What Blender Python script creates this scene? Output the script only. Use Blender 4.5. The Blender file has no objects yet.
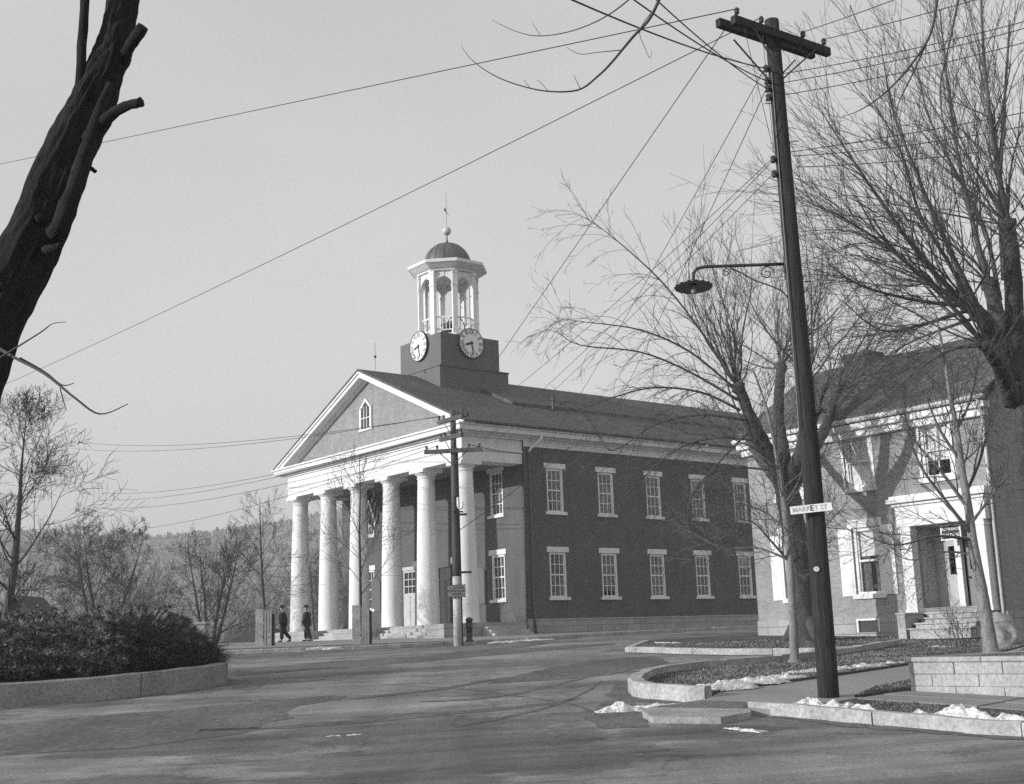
import bpy, bmesh, math, random
import numpy as np
from mathutils import Vector, Matrix, noise
from mathutils.geometry import delaunay_2d_cdt
random.seed(11)
R_ = math.radians
scene = bpy.context.scene
COL = scene.collection
U = random.uniform

# ------------------------------------------------------------------ camera
F_PX, PITCH, ROLL, YAW = 1249.29, .2092, -.0339, .8932
PPX, PPY = 520., 375.
_r = Vector((1, 0, 0)); FW = Vector((0, math.cos(PITCH), math.sin(PITCH))); _u = Vector((0, -math.sin(PITCH), math.cos(PITCH)))
RT = _r * math.cos(ROLL) + _u * math.sin(ROLL)
UP = _u * math.cos(ROLL) - _r * math.sin(ROLL)
cam = bpy.data.objects.new('camera', bpy.data.cameras.new('camera')); COL.objects.link(cam)
cam.matrix_world = Matrix(((RT.x, UP.x, -FW.x, 0), (RT.y, UP.y, -FW.y, 0), (RT.z, UP.z, -FW.z, 0), (0, 0, 0, 1)))
cam.data.sensor_width = 36.; cam.data.sensor_fit = 'HORIZONTAL'
cam.data.lens = F_PX / 1024 * 36
cam.data.shift_x = -(PPX - 512) / 1024; cam.data.shift_y = (PPY - 392) / 1024
cam.data.clip_start = .1; cam.data.clip_end = 9000
scene.camera = cam

A = Vector((math.sin(YAW), math.cos(YAW), 0))      # along the side of the courthouse, away
B = Vector((-math.cos(YAW), math.sin(YAW), 0))     # along its front, to the left
O = Vector((.0336, 64.233, 0))
ROTZ = math.atan2(A.y, A.x)

def ray(px, py): return FW + RT * ((px - PPX) / F_PX) - UP * ((py - PPY) / F_PX)
def at(px, py, Y):
    r = ray(px, py); return r * (Y / r.y)
def ab(p):
    d = p - O; return d.dot(A), d.dot(B)
def w_ab(a, b, z=0): return O + A * a + B * b + Vector((0, 0, z))

# ------------------------------------------------------------------ terrain
HY = [-60, 8, 18, 30, 46, 64, 90, 130, 400, 4000]; HZ = [-1.75, -1.65, -1.5, -.85, -.25, .15, .35, .3, 0, 0]
def h(x, y):
    for i in range(len(HY) - 1):
        if y <= HY[i + 1]:
            t = max(0., (y - HY[i]) / (HY[i + 1] - HY[i])); return HZ[i] + t * (HZ[i + 1] - HZ[i])
    return 0.
def sstep(t):
    t = min(1., max(0., t)); return t * t * (3 - 2 * t)
def hl(x, y):
    """lawn height: kerb high by the road, rising to a terrace behind the block wall"""
    a, b = ab(Vector((x, y, 0)))
    base = h(x, y) + .14
    t = (a + 20.5) / 8.5; tt = min(1., max(0., t))
    b_hi = -36.3 + max(0., tt - .3) / .7 * 5.; wd = .35 + tt * 3.3
    w = sstep((b_hi - b) / wd) * (1. if a > -20.6 else 0.)
    zt = -.59 + (a + 20.5) / 15.5 * .42
    return base + w * (max(zt, base) - base)
def gnd(px, py, fn=h, dz=0.):
    r = ray(px, py); t = 6.
    while t < 400:
        p = r * t
        if p.z < fn(p.x, p.y) + dz: return p
        t += .04
    return r * 400

# ------------------------------------------------------------------ materials (a black-and-white photograph: neutral greys)
def _nodes(name):
    m = bpy.data.materials.new(name); m.use_nodes = True
    nt = m.node_tree; return m, nt, nt.nodes, nt.links, nt.nodes['Principled BSDF']
def g4(v): return (v, v, v, 1)
def math_n(N, L, op, a, b):
    n = N.new('ShaderNodeMath'); n.operation = op
    for i, x in enumerate((a, b)):
        if isinstance(x, (int, float)): n.inputs[i].default_value = x
        else: L.new(x, n.inputs[i])
    return n.outputs[0]
def noise_n(N, L, vec, scale, detail=4., rough=.6):
    n = N.new('ShaderNodeTexNoise'); n.inputs['Scale'].default_value = scale
    n.inputs['Detail'].default_value = detail; n.inputs['Roughness'].default_value = rough
    L.new(vec, n.inputs['Vector']); return n.outputs['Fac']
def rng(N, L, v, a, b, lo=.3, hi=.7):
    n = N.new('ShaderNodeMapRange'); L.new(v, n.inputs[0])
    n.inputs[1].default_value = lo; n.inputs[2].default_value = hi; n.inputs[3].default_value = a; n.inputs[4].default_value = b
    return n.outputs[0]
def grey(N, L, v, bsdf):
    c = N.new('ShaderNodeCombineColor')
    for i in range(3): L.new(v, c.inputs[i])
    L.new(c.outputs[0], bsdf.inputs['Base Color'])
def stretch(N, L, vec, sx, sy, sz, rz=0.):
    m = N.new('ShaderNodeMapping'); m.inputs['Scale'].default_value = (sx, sy, sz); m.inputs['Rotation'].default_value = (0, 0, rz)
    L.new(vec, m.inputs['Vector']); return m.outputs[0]
def mat(name, v, rough=.8, big=.12, bs=.5, fine=.12, fs=14., bump=.0, bumps=30., sp=.3, st=None, metal=0.):
    m, nt, N, L, P = _nodes(name)
    tc = N.new('ShaderNodeTexCoord').outputs['Object']
    vec = stretch(N, L, tc, *st) if st else tc
    n1 = rng(N, L, noise_n(N, L, vec, bs), 1 - big, 1 + big)
    n2 = rng(N, L, noise_n(N, L, vec, fs), 1 - fine, 1 + fine)
    grey(N, L, math_n(N, L, 'MULTIPLY', math_n(N, L, 'MULTIPLY', n1, n2), v), P)
    P.inputs['Roughness'].default_value = rough; P.inputs['Specular IOR Level'].default_value = sp; P.inputs['Metallic'].default_value = metal
    if bump:
        b = N.new('ShaderNodeBump'); b.inputs['Strength'].default_value = bump; b.inputs['Distance'].default_value = .02
        L.new(noise_n(N, L, vec, bumps, 5.), b.inputs['Height']); L.new(b.outputs[0], P.inputs['Normal'])
    return m
def brickmat(name, v, mortar, bw=.225, bh=.075, mw=.012, var=.2, roofy=False, rough=.85, big=.12, bump=.4):
    m, nt, N, L, P = _nodes(name)
    tc = N.new('ShaderNodeTexCoord').outputs['Object']
    s = N.new('ShaderNodeSeparateXYZ'); L.new(tc, s.inputs[0])
    c = N.new('ShaderNodeCombineXYZ')
    if roofy:
        L.new(s.outputs[0 if roofy == 'x' else 1], c.inputs[0]); L.new(math_n(N, L, 'MULTIPLY', s.outputs[1 if roofy == 'x' else 0], 1.12), c.inputs[1])
    else:
        L.new(math_n(N, L, 'ADD', s.outputs[0], s.outputs[1]), c.inputs[0]); L.new(s.outputs[2], c.inputs[1])
    bt = N.new('ShaderNodeTexBrick'); L.new(c.outputs[0], bt.inputs['Vector'])
    bt.inputs['Color1'].default_value = g4(v * (1 - var)); bt.inputs['Color2'].default_value = g4(v * (1 + var)); bt.inputs['Mortar'].default_value = g4(mortar)
    bt.inputs['Scale'].default_value = 1.; bt.inputs['Mortar Size'].default_value = mw
    bt.inputs['Brick Width'].default_value = bw; bt.inputs['Row Height'].default_value = bh; bt.inputs['Bias'].default_value = 0.
    sc = N.new('ShaderNodeSeparateColor'); L.new(bt.outputs['Color'], sc.inputs[0])
    n1 = rng(N, L, noise_n(N, L, tc, .6), 1 - big, 1 + big); n2 = rng(N, L, noise_n(N, L, tc, 9.), .9, 1.1)
    n3 = rng(N, L, noise_n(N, L, stretch(N, L, tc, 3, 3, .25), 1.), .92, 1.08)
    grey(N, L, math_n(N, L, 'MULTIPLY', math_n(N, L, 'MULTIPLY', n1, math_n(N, L, 'MULTIPLY', n2, n3)), sc.outputs[0]), P)
    P.inputs['Roughness'].default_value = rough; P.inputs['Specular IOR Level'].default_value = .25
    b = N.new('ShaderNodeBump'); b.inputs['Strength'].default_value = bump; b.inputs['Distance'].default_value = .01
    L.new(bt.outputs['Fac'], b.inputs['Height']); b.invert = True; L.new(b.outputs[0], P.inputs['Normal'])
    return m
M = {}
M['white'] = mat('white_paint', .71, .6, .09, 1., .07, 8., .1, 20., st=(1.6, 1.6, .5))
M['column'] = mat('column_stucco', .72, .65, .10, 1.1, .06, 7., .12, 14., st=(1.6, 1.6, .22))
M['trim'] = mat('window_paint', .74, .6, .09, 1.3, .08, 9.)
M['sill'] = mat('sill_stone', .72, .7, .12, 1., .08, 12.)
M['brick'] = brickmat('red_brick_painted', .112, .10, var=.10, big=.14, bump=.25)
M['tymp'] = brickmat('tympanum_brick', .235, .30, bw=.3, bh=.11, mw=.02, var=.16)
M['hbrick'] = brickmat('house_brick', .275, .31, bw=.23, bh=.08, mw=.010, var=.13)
M['stonebase'] = brickmat('ashlar_base', .34, .2, bw=.95, bh=.33, mw=.014, var=.1, bump=.6)
M['stone'] = mat('step_stone', .40, .8, .15, .8, .12, 9., .25, 25.)
M['roof'] = brickmat('roof_shingle', .105, .06, bw=.3, bh=.24, mw=.016, var=.22, roofy='x', big=.16)
M['hroof'] = brickmat('house_shingle', .13, .07, bw=.3, bh=.17, mw=.016, var=.22, roofy='y', big=.18)
M['tower'] = mat('tower_boards', .125, .7, .1, .6, .07, 8., .05)
M['dome'] = mat('copper_sheet', .10, .5, .3, 1.6, .2, 8., .1, 12., sp=.5, st=(1, 1, .35))
M['darkwood'] = mat('dark_wood', .05, .75, .2, 1.5, .2, 10., .2, st=(4, 4, .4))
M['pole'] = mat('weathered_pole', .03, .85, .45, 1.6, .6, 12., .9, 26., st=(4, 4, .22))
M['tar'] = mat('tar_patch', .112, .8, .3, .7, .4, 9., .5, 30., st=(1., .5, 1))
M['polegrey'] = mat('grey_old_pole', .085, .85, .3, 1.2, .3, 9., .5, 24., st=(3, 3, .25))
M['letterfaint'] = mat('worn_lettering', .42, .6)
M['farwood'] = mat('far_brush_bark', .15, .9, .2, .3, .2, 3.)
M['polewhite'] = mat('whitewash', .5, .8, .2, 2., .15, 12., .2)
M['metal'] = mat('dark_metal', .035, .5, .1, 2., .1, 20., sp=.5)
M['wire'] = mat('wire_black', .03, .6, .05, 1., .05, 4.)
M['bark'] = mat('grey_bark', .07, .9, .3, 2., .35, 12., .7, 20., st=(3, 3, .5))
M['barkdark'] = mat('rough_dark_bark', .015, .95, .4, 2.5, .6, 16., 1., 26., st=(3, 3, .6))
M['twig'] = mat('twig_bark', .095, .85, .25, 1., .2, 8.)
M['twigpale'] = mat('pale_twig_bark', .11, .85, .25, 1., .2, 8.)
M['saplingbark'] = mat('sapling_bark', .21, .85, .25, 3., .3, 16., .4, st=(2, 2, .8))
M['twigfar'] = mat('far_twig_bark', .07, .9, .2, .3, .2, 3.)
M['kerb'] = mat('kerb_stone', .38, .85, .26, 1.3, .3, 14., .6, 30.)
M['kerbdark'] = mat('granite_kerb', .27, .85, .24, 1.1, .3, 16., .6, 30.)
M['walk'] = mat('pavement_concrete', .27, .9, .16, .5, .1, 20., .15, 60.)
M['flag'] = mat('flagstone', .24, .9, .2, .8, .12, 15., .15, 50.)
M['block'] = mat('wall_block_concrete', .37, .85, .22, 1.6, .24, 16., .6, 35.)
M['snow'] = mat('old_snow', .64, .85, .35, 6., .5, 24., .9, 16.)
M['soil'] = mat('bare_soil', .09, .95, .25, 1., .3, 12., .6, 25.)
M['gravel'] = mat('dirt_gravel', .135, .95, .3, 1.5, .6, 16., .8, 30.)
M['hedge'] = mat('yew_needles', .125, .6, .3, 1.3, .55, 7., sp=.45)
M['grass'] = mat('dry_grass_blade', .19, .9, .3, .5, .4, 4.)
M['curtain'] = mat('curtain_cloth', .33, .9, .1, 3., .1, 9.)
M['blind'] = mat('roller_blind', .72, .8, .06, 2., .03, 9.)
M['door'] = mat('grey_door_paint', .20, .6, .1, 2., .08, 9.)
M['doorwhite'] = mat('pale_door_paint', .50, .6, .12, 2., .1, 9.)
M['shutter'] = mat('shutter_paint', .72, .55, .05, 2., .04, 9.)
M['panelgrey'] = mat('porch_panel_paint', .42, .6, .08, 2., .06, 9.)
M['cloth'] = mat('dark_wool', .018, .95, .2, 4., .2, 30.)
M['cloth2'] = mat('charcoal_wool', .03, .95, .2, 4., .2, 30.)
M['skin'] = mat('skin', .3, .6, .05, 4., .05, 20.)
M['signwhite'] = mat('sign_enamel', .80, .45, .06, 4., .05, 15.)
M['signgrey'] = mat('sign_board', .26, .7, .15, 4., .1, 15.)
M['signblack'] = mat('sign_black', .015, .5, .1, 4., .1, 15.)
M['car'] = mat('pale_car_paint', .5, .25, .04, 2., .03, 9., sp=.6)
M['tyre'] = mat('tyre_rubber', .02, .8)
M['pale'] = mat('pale_stone', .33, .85, .28, 1.6, .28, 12., .6)
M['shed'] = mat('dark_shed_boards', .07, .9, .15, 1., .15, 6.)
M['ball'] = mat('gilded_ball', .5, .4, .06, 2., .05, 9., sp=.5)
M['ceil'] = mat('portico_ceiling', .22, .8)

def glassmat(tint=.86):
    m, nt, N, L, P = _nodes('window_glass'); N.remove(P)
    out = N['Material Output']; t = N.new('ShaderNodeBsdfTransparent'); t.inputs[0].default_value = g4(tint)
    gl = N.new('ShaderNodeBsdfGlossy'); gl.inputs['Color'].default_value = g4(.85); gl.inputs['Roughness'].default_value = .03
    lw = N.new('ShaderNodeLayerWeight'); lw.inputs[0].default_value = .35
    mx = N.new('ShaderNodeMixShader'); L.new(rng(N, L, lw.outputs['Fresnel'], .012, .16, 0., 1.), mx.inputs[0])
    L.new(t.outputs[0], mx.inputs[1]); L.new(gl.outputs[0], mx.inputs[2]); L.new(mx.outputs[0], out.inputs[0])
    tc = N.new('ShaderNodeTexCoord').outputs['Object']
    b = N.new('ShaderNodeBump'); b.inputs['Strength'].default_value = .12; b.inputs['Distance'].default_value = .02
    L.new(noise_n(N, L, tc, 2.5, 2.), b.inputs['Height']); L.new(b.outputs[0], gl.inputs['Normal'])
    return m
M['glass'] = glassmat(.80); M['clearglass'] = glassmat(.97)

def roadmat():
    m, nt, N, L, P = _nodes('old_tarred_road')
    tc = N.new('ShaderNodeTexCoord').outputs['Object']
    # wheel tracks sweep round the square in arcs
    s = N.new('ShaderNodeSeparateXYZ'); L.new(tc, s.inputs[0])
    dx = math_n(N, L, 'ADD', s.outputs[0], 13.); dy = math_n(N, L, 'ADD', s.outputs[1], -72.)
    rr = math_n(N, L, 'SQRT', math_n(N, L, 'ADD', math_n(N, L, 'MULTIPLY', dx, dx), math_n(N, L, 'MULTIPLY', dy, dy)), 0.)
    th = math_n(N, L, 'ARCTAN2', dy, dx)
    c = N.new('ShaderNodeCombineXYZ'); L.new(math_n(N, L, 'MULTIPLY', rr, .55), c.inputs[0]); L.new(math_n(N, L, 'MULTIPLY', th, 4.5), c.inputs[1])
    c2 = N.new('ShaderNodeCombineXYZ'); L.new(math_n(N, L, 'MULTIPLY', rr, 2.6), c2.inputs[0]); L.new(math_n(N, L, 'MULTIPLY', th, 9.), c2.inputs[1])
    v = rng(N, L, noise_n(N, L, c.outputs[0], 1., 4.), .70, 1.30, .38, .62)
    v = math_n(N, L, 'MULTIPLY', v, rng(N, L, noise_n(N, L, c2.outputs[0], 1., 5., .7), .84, 1.16, .35, .65))
    # streaks of traffic turning into the side street
    v = math_n(N, L, 'MULTIPLY', v, rng(N, L, noise_n(N, L, stretch(N, L, tc, 1.3, .10, 1, R_(-38)), 1., 5.), .86, 1.12, .35, .65))
    v = math_n(N, L, 'MULTIPLY', v, rng(N, L, noise_n(N, L, tc, .9, 6., .7), .86, 1.14))
    v = math_n(N, L, 'MULTIPLY', v, rng(N, L, noise_n(N, L, tc, 22., 4., .7), .62, 1.38))
    # sharp-edged tar patches, worn places, gritty specks
    v = math_n(N, L, 'MULTIPLY', v, rng(N, L, noise_n(N, L, stretch(N, L, tc, .10, .14, 1, R_(30)), 1., 8., .68), 1., .64, .535, .56))
    v = math_n(N, L, 'MULTIPLY', v, rng(N, L, noise_n(N, L, stretch(N, L, tc, .16, .10, 1, R_(-50)), 1.3, 8., .7), 1., 1.25, .56, .60))
    v = math_n(N, L, 'MULTIPLY', v, rng(N, L, noise_n(N, L, tc, 7., 2., .5), 1., .5, .70, .73))
    # wandering tarred cracks
    w = N.new('ShaderNodeTexVoronoi'); w.feature = 'DISTANCE_TO_EDGE'; w.inputs['Scale'].default_value = .2
    wp = N.new('ShaderNodeVectorMath'); wp.operation = 'ADD'; L.new(tc, wp.inputs[0])
    wn = N.new('ShaderNodeTexNoise'); wn.inputs['Scale'].default_value = .5; wn.inputs['Detail'].default_value = 6; L.new(tc, wn.inputs['Vector'])
    ws = N.new('ShaderNodeVectorMath'); ws.operation = 'SCALE'; ws.inputs['Scale'].default_value = 5.; L.new(wn.outputs['Color'], ws.inputs[0])
    L.new(ws.outputs[0], wp.inputs[1]); L.new(wp.outputs[0], w.inputs['Vector'])
    v = math_n(N, L, 'MULTIPLY', v, rng(N, L, w.outputs['Distance'], .70, 1., .004, .016))
    grey(N, L, math_n(N, L, 'MULTIPLY', v, .20), P)
    P.inputs['Roughness'].default_value = .85; P.inputs['Specular IOR Level'].default_value = .25
    b = N.new('ShaderNodeBump'); b.inputs['Strength'].default_value = .5; b.inputs['Distance'].default_value = .02
    L.new(noise_n(N, L, tc, 34., 4.), b.inputs['Height']); L.new(b.outputs[0], P.inputs['Normal'])
    return m
M['road'] = roadmat()
def lawnmat():
    m, nt, N, L, P = _nodes('winter_lawn')
    tc = N.new('ShaderNodeTexCoord').outputs['Object']
    v = rng(N, L, noise_n(N, L, tc, .6, 5.), .7, 1.3)
    for s, a in ((4., .3), (22., .5)): v = math_n(N, L, 'MULTIPLY', v, rng(N, L, noise_n(N, L, tc, s, 4., .7), 1 - a, 1 + a))
    grey(N, L, math_n(N, L, 'MULTIPLY', v, .105), P)
    P.inputs['Roughness'].default_value = .95; P.inputs['Specular IOR Level'].default_value = .1
    b = N.new('ShaderNodeBump'); b.inputs['Strength'].default_value = 1.; b.inputs['Distance'].default_value = .05
    L.new(noise_n(N, L, tc, 18., 5., .7), b.inputs['Height']); L.new(b.outputs[0], P.inputs['Normal'])
    return m
M['lawn'] = lawnmat()
def hillmat():
    m, nt, N, L, P = _nodes('wooded_hill')
    tc = N.new('ShaderNodeTexCoord').outputs['Object']
    v = rng(N, L, noise_n(N, L, tc, .012, 5.), .55, 1.45)
    v = math_n(N, L, 'MULTIPLY', v, rng(N, L, noise_n(N, L, tc, .12, 5., .7), .6, 1.4))
    grey(N, L, math_n(N, L, 'MULTIPLY', v, .17), P); P.inputs['Roughness'].default_value = 1.; P.inputs['Specular IOR Level'].default_value = 0
    return m
M['hill'] = hillmat()

# ------------------------------------------------------------------ mesh builder
class MB:
    def __init__(s): s.v = []; s.f = []
    def add(s, vs, fs):
        n = len(s.v); s.v += [tuple(p) for p in vs]; s.f += [tuple(i + n for i in f) for f in fs]; return s
    def box(s, x0, x1, y0, y1, z0, z1):
        return s.add([(x0, y0, z0), (x1, y0, z0), (x1, y1, z0), (x0, y1, z0), (x0, y0, z1), (x1, y0, z1), (x1, y1, z1), (x0, y1, z1)],
                     [(3, 2, 1, 0), (4, 5, 6, 7), (0, 1, 5, 4), (1, 2, 6, 5), (2, 3, 7, 6), (3, 0, 4, 7)])
    def mbox(s, P, u0, u1, d0, d1, z0, z1):
        c = [P(u, d, z) for z in (z0, z1) for (u, d) in ((u0, d0), (u1, d0), (u1, d1), (u0, d1))]
        return s.add(c, [(3, 2, 1, 0), (4, 5, 6, 7), (0, 1, 5, 4), (1, 2, 6, 5), (2, 3, 7, 6), (3, 0, 4, 7)])
    def prism(s, pts, ext):
        n = len(pts); ext = Vector(ext); a = [Vector(p) for p in pts]
        return s.add(a + [p + ext for p in a], [tuple(range(n))[::-1], tuple(range(n, 2 * n))] + [(i, (i + 1) % n, n + (i + 1) % n, n + i) for i in range(n)])
    def lathe(s, prof, n=24, c=(0, 0, 0), ph=0., cap=True):
        k = len(prof); vs = []
        for r, z in prof:
            for i in range(n):
                t = 2 * math.pi * i / n + ph; vs.append((c[0] + r * math.cos(t), c[1] + r * math.sin(t), c[2] + z))
        fs = [(j * n + i, j * n + (i + 1) % n, (j + 1) * n + (i + 1) % n, (j + 1) * n + i) for j in range(k - 1) for i in range(n)]
        if cap: fs += [tuple(range(n))[::-1], tuple(range((k - 1) * n, k * n))]
        return s.add(vs, fs)
    def tube(s, pts, rad, n=5, cap=False, rough=0.):
        pts = [Vector(p) for p in pts]; k = len(pts)
        if not hasattr(rad, '__len__'): rad = [rad] * k
        n0 = len(s.v); ref = None
        for i, p in enumerate(pts):
            d = (pts[min(i + 1, k - 1)] - pts[max(i - 1, 0)])
            if d.length < 1e-9: d = Vector((0, 0, 1))
            d.normalize()
            if ref is None: ref = Vector((1, 0, 0)) if abs(d.x) < .8 else Vector((0, 1, 0))
            x = ref - d * ref.dot(d); x.normalize(); y = d.cross(x); ref = x
            for j in range(n):
                t = 2 * math.pi * j / n; r = rad[i] * (1 + (U(-rough, rough) if rough else 0.))
                s.v.append(tuple(p + x * (r * math.cos(t)) + y * (r * math.sin(t))))
        for i in range(k - 1):
            for j in range(n):
                s.f.append((n0 + i * n + j, n0 + i * n + (j + 1) % n, n0 + (i + 1) * n + (j + 1) % n, n0 + (i + 1) * n + j))
        if cap:
            s.f.append(tuple(range(n0, n0 + n))[::-1]); s.f.append(tuple(range(n0 + (k - 1) * n, n0 + k * n)))
        return s
    def build(s, name, m, parent=None, smooth=False, bevel=0.):
        me = bpy.data.meshes.new(name); me.from_pydata(s.v, [], s.f)
        if smooth: me.polygons.foreach_set('use_smooth', [True] * len(me.polygons))
        me.materials.append(M[m] if isinstance(m, str) else m); me.update()
        o = bpy.data.objects.new(name, me); COL.objects.link(o)
        if parent is not None: o.parent = parent
        if bevel:
            b = o.modifiers.new('bevel', 'BEVEL'); b.width = bevel; b.segments = 2; b.limit_method = 'ANGLE'
        return o
def tag(o, label, cat, group=None):
    o['label'] = label; o['category'] = cat
    if group: o['group'] = group
    return o
def thing(name, label, cat, loc=(0, 0, 0), rz=0., group=None):
    o = bpy.data.objects.new(name, None); COL.objects.link(o); o.location = loc; o.rotation_euler = (0, 0, rz); o.empty_display_size = .2
    return tag(o, label, cat, group)
def kind(o, k): o['kind'] = k; return o
def text_geo(mb, txt, size, fn, depth=.004):
    """lettering from Blender's built-in font; fn maps (x, y, depth) to a point; centred"""
    cu = bpy.data.curves.new('t', 'FONT'); cu.body = txt; cu.size = size; cu.align_x = 'CENTER'; cu.align_y = 'CENTER'; cu.resolution_u = 2; cu.offset = size * .012
    o = bpy.data.objects.new('t', cu); COL.objects.link(o); bpy.context.view_layer.update()
    me = o.to_mesh(); vs = [fn(v.co.x, v.co.y, depth) for v in me.vertices]; fs = [tuple(p.vertices) for p in me.polygons]
    mb.add(vs, fs); o.to_mesh_clear(); bpy.data.objects.remove(o); bpy.data.curves.remove(cu)
def sheet(name, outline, m, fn, dz, sp=.8, skirt=0., parent=None, jit=0.):
    """a tessellated ground patch following the height function fn, with an optional edge down to the road"""
    o2 = []
    n = len(outline)
    for i in range(n):
        p, q = Vector(outline[i][:2]), Vector(outline[(i + 1) % n][:2]); k = max(1, int((q - p).length / sp))
        for j in range(k):
            w = p.lerp(q, j / k)
            if jit: w = w + Vector((U(-jit, jit), U(-jit, jit)))
            o2.append(w)
    m_ = len(o2); xs = [p.x for p in o2]; ys = [p.y for p in o2]
    def inside(x, y):
        c = False; j = m_ - 1
        for i in range(m_):
            if (ys[i] > y) != (ys[j] > y) and x < (xs[j] - xs[i]) * (y - ys[i]) / (ys[j] - ys[i]) + xs[i]: c = not c
            j = i
        return c
    pts = list(o2); x = min(xs) + sp / 2
    while x < max(xs):
        y = min(ys) + sp / 2
        while y < max(ys):
            if inside(x, y): pts.append(Vector((x, y)))
            y += sp
        x += sp
    r = delaunay_2d_cdt(pts, [(i, (i + 1) % m_) for i in range(m_)], [list(range(m_))], 1, 1e-4)
    mb = MB(); vv = [(p.x, p.y, fn(p.x, p.y) + dz) for p in r[0]]
    mb.add(vv, [tuple(f) for f in r[2]])
    if skirt:
        for i in range(m_):
            p, q = o2[i], o2[(i + 1) % m_]
            mb.add([(p.x, p.y, fn(p.x, p.y) + dz), (q.x, q.y, fn(q.x, q.y) + dz), (q.x, q.y, h(q.x, q.y) - .1), (p.x, p.y, h(p.x, p.y) - .1)], [(0, 1, 2, 3)])
    ob = mb.build(name, m, parent, True if not skirt else False)
    return ob, inside, (min(xs), max(xs), min(ys), max(ys))
def kerb(name, line, m, wd, fn, top, left=True, joint=1.8, low=-.12):
    """kerb stones along a ground line; top edge follows fn + top"""
    pts = [Vector((p[0], p[1])) for p in line]; res = []
    for i in range(len(pts) - 1):
        k = max(1, int((pts[i + 1] - pts[i]).length / .45))
        for j in range(k): res.append(pts[i].lerp(pts[i + 1], j / k))
    res.append(pts[-1]); mb = MB(); n = len(res); nor = []
    for i in range(n):
        d = (res[min(n - 1, i + 1)] - res[max(0, i - 1)]).normalized(); nn = Vector((-d.y, d.x)); nor.append(nn if left else -nn)
    s = 0.; start = 0; segs = []
    for i in range(1, n):
        s += (res[i] - res[i - 1]).length
        if s >= joint or i == n - 1: segs.append((start, i)); start = i; s = 0.
    for (a, b) in segs:
        dzz = U(-.008, .008); vs = []; off = U(-.008, .008) - .03
        for i in range(a, b + 1):
            p = res[i].copy()
            if i == a: p = p.lerp(res[i + 1], .02)
            if i == b: p = p.lerp(res[i - 1], .02)
            q = p + nor[i] * wd; zt = fn(p.x, p.y) + top + dzz + U(-.009, .009); c = .025 + U(-.008, .02); off += U(-.006, .006); pp = p + nor[i] * (c + off); po = p + nor[i] * off
            vs += [(po.x, po.y, h(p.x, p.y) + low), (po.x, po.y, zt - c), (pp.x, pp.y, zt), (q.x, q.y, zt), (q.x, q.y, h(q.x, q.y) + low)]
        k = b - a + 1; fs = [(i * 5 + j, (i + 1) * 5 + j, (i + 1) * 5 + j + 1, i * 5 + j + 1) for i in range(k - 1) for j in range(4)]
        fs += [(0, 1, 2, 3, 4), tuple((k - 1) * 5 + j for j in (4, 3, 2, 1, 0))]
        mb.add(vs, fs)
    return kind(mb.build(name, m), 'structure')
# ------------------------------------------------------------------ sky, sun, air
w = bpy.data.worlds.new('World'); scene.world = w; w.use_nodes = True
nt = w.node_tree; nt.nodes.clear(); N, L = nt.nodes, nt.links
SUN_EL, SUN_AZ = R_(14.8), R_(249.9)
out = N.new('ShaderNodeOutputWorld'); bg = N.new('ShaderNodeBackground'); sky = N.new('ShaderNodeTexSky')
sky.sky_type = 'NISHITA'; sky.sun_disc = False; sky.sun_elevation = SUN_EL; sky.sun_rotation = SUN_AZ; sky.dust_density = 3.
sc_ = N.new('ShaderNodeSeparateColor'); L.new(sky.outputs[0], sc_.inputs[0])
# black-and-white film sees mostly blue and green; a thin even overcast lies over the clear sky
v_ = math_n(N, L, 'ADD', math_n(N, L, 'MULTIPLY', sc_.outputs[2], .45), math_n(N, L, 'MULTIPLY', sc_.outputs[1], .25))
tcw = N.new('ShaderNodeTexCoord').outputs['Generated']
cl = rng(N, L, noise_n(N, L, stretch(N, L, tcw, 1.2, 1.2, 3.), 1.4, 3.), .93, 1.07)
v_ = math_n(N, L, 'MULTIPLY', math_n(N, L, 'ADD', v_, 3.55), cl)
cc_ = N.new('ShaderNodeCombineColor')
for i in range(3): L.new(v_, cc_.inputs[i])
L.new(cc_.outputs[0], bg.inputs[0]); bg.inputs[1].default_value = .12; L.new(bg.outputs[0], out.inputs[0])
sl = bpy.data.lights.new('sun', 'SUN'); sl.energy = 4.7; sl.angle = R_(.5); sl.color = (1, 1, 1)
so = bpy.data.objects.new('sun', sl); COL.objects.link(so)
sd = Vector((math.sin(SUN_AZ) * math.cos(SUN_EL), math.cos(SUN_AZ) * math.cos(SUN_EL), math.sin(SUN_EL)))
so.rotation_euler = sd.to_track_quat('Z', 'Y').to_euler()
vs = scene.view_settings; vs.view_transform = 'Standard'; vs.look = 'None'; vs.exposure = 0.; vs.gamma = 1.; vs.use_curve_mapping = False
scene.cycles.use_denoising = False; scene.cycles.max_bounces = 6; scene.cycles.transparent_max_bounces = 24; scene.cycles.volume_bounces = 0

# ------------------------------------------------------------------ ground
mb = MB()
xs = [-1500, -800, -400, -200, -120, -80, -60, -50, -40, -30, -25, -20, -16, -13, -10, -8, -6, -4, -2, 0, 2, 4, 6, 8, 10, 13, 16, 20, 25, 30, 40, 50, 60, 80, 120, 200, 400, 800, 1500]
ys = [-200, -60] + list(range(-20, 8, 4)) + list(range(8, 66, 1)) + list(range(66, 130, 4)) + [130, 150, 180, 220, 280, 340, 400, 500, 700, 1000, 1600]
vv = [(x, y, h(x, y)) for y in ys for x in xs]; nx = len(xs)
mb.add(vv, [(j * nx + i, j * nx + i + 1, (j + 1) * nx + i + 1, (j + 1) * nx + i) for j in range(len(ys) - 1) for i in range(nx - 1)])
kind(mb.build('road', 'road'), 'structure')

def px(*q): return [gnd(x, y) for x, y in q]
def hn(x, y): return h(x, y)
def ABp(*q): return [w_ab(a, b) for a, b in q]
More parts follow.
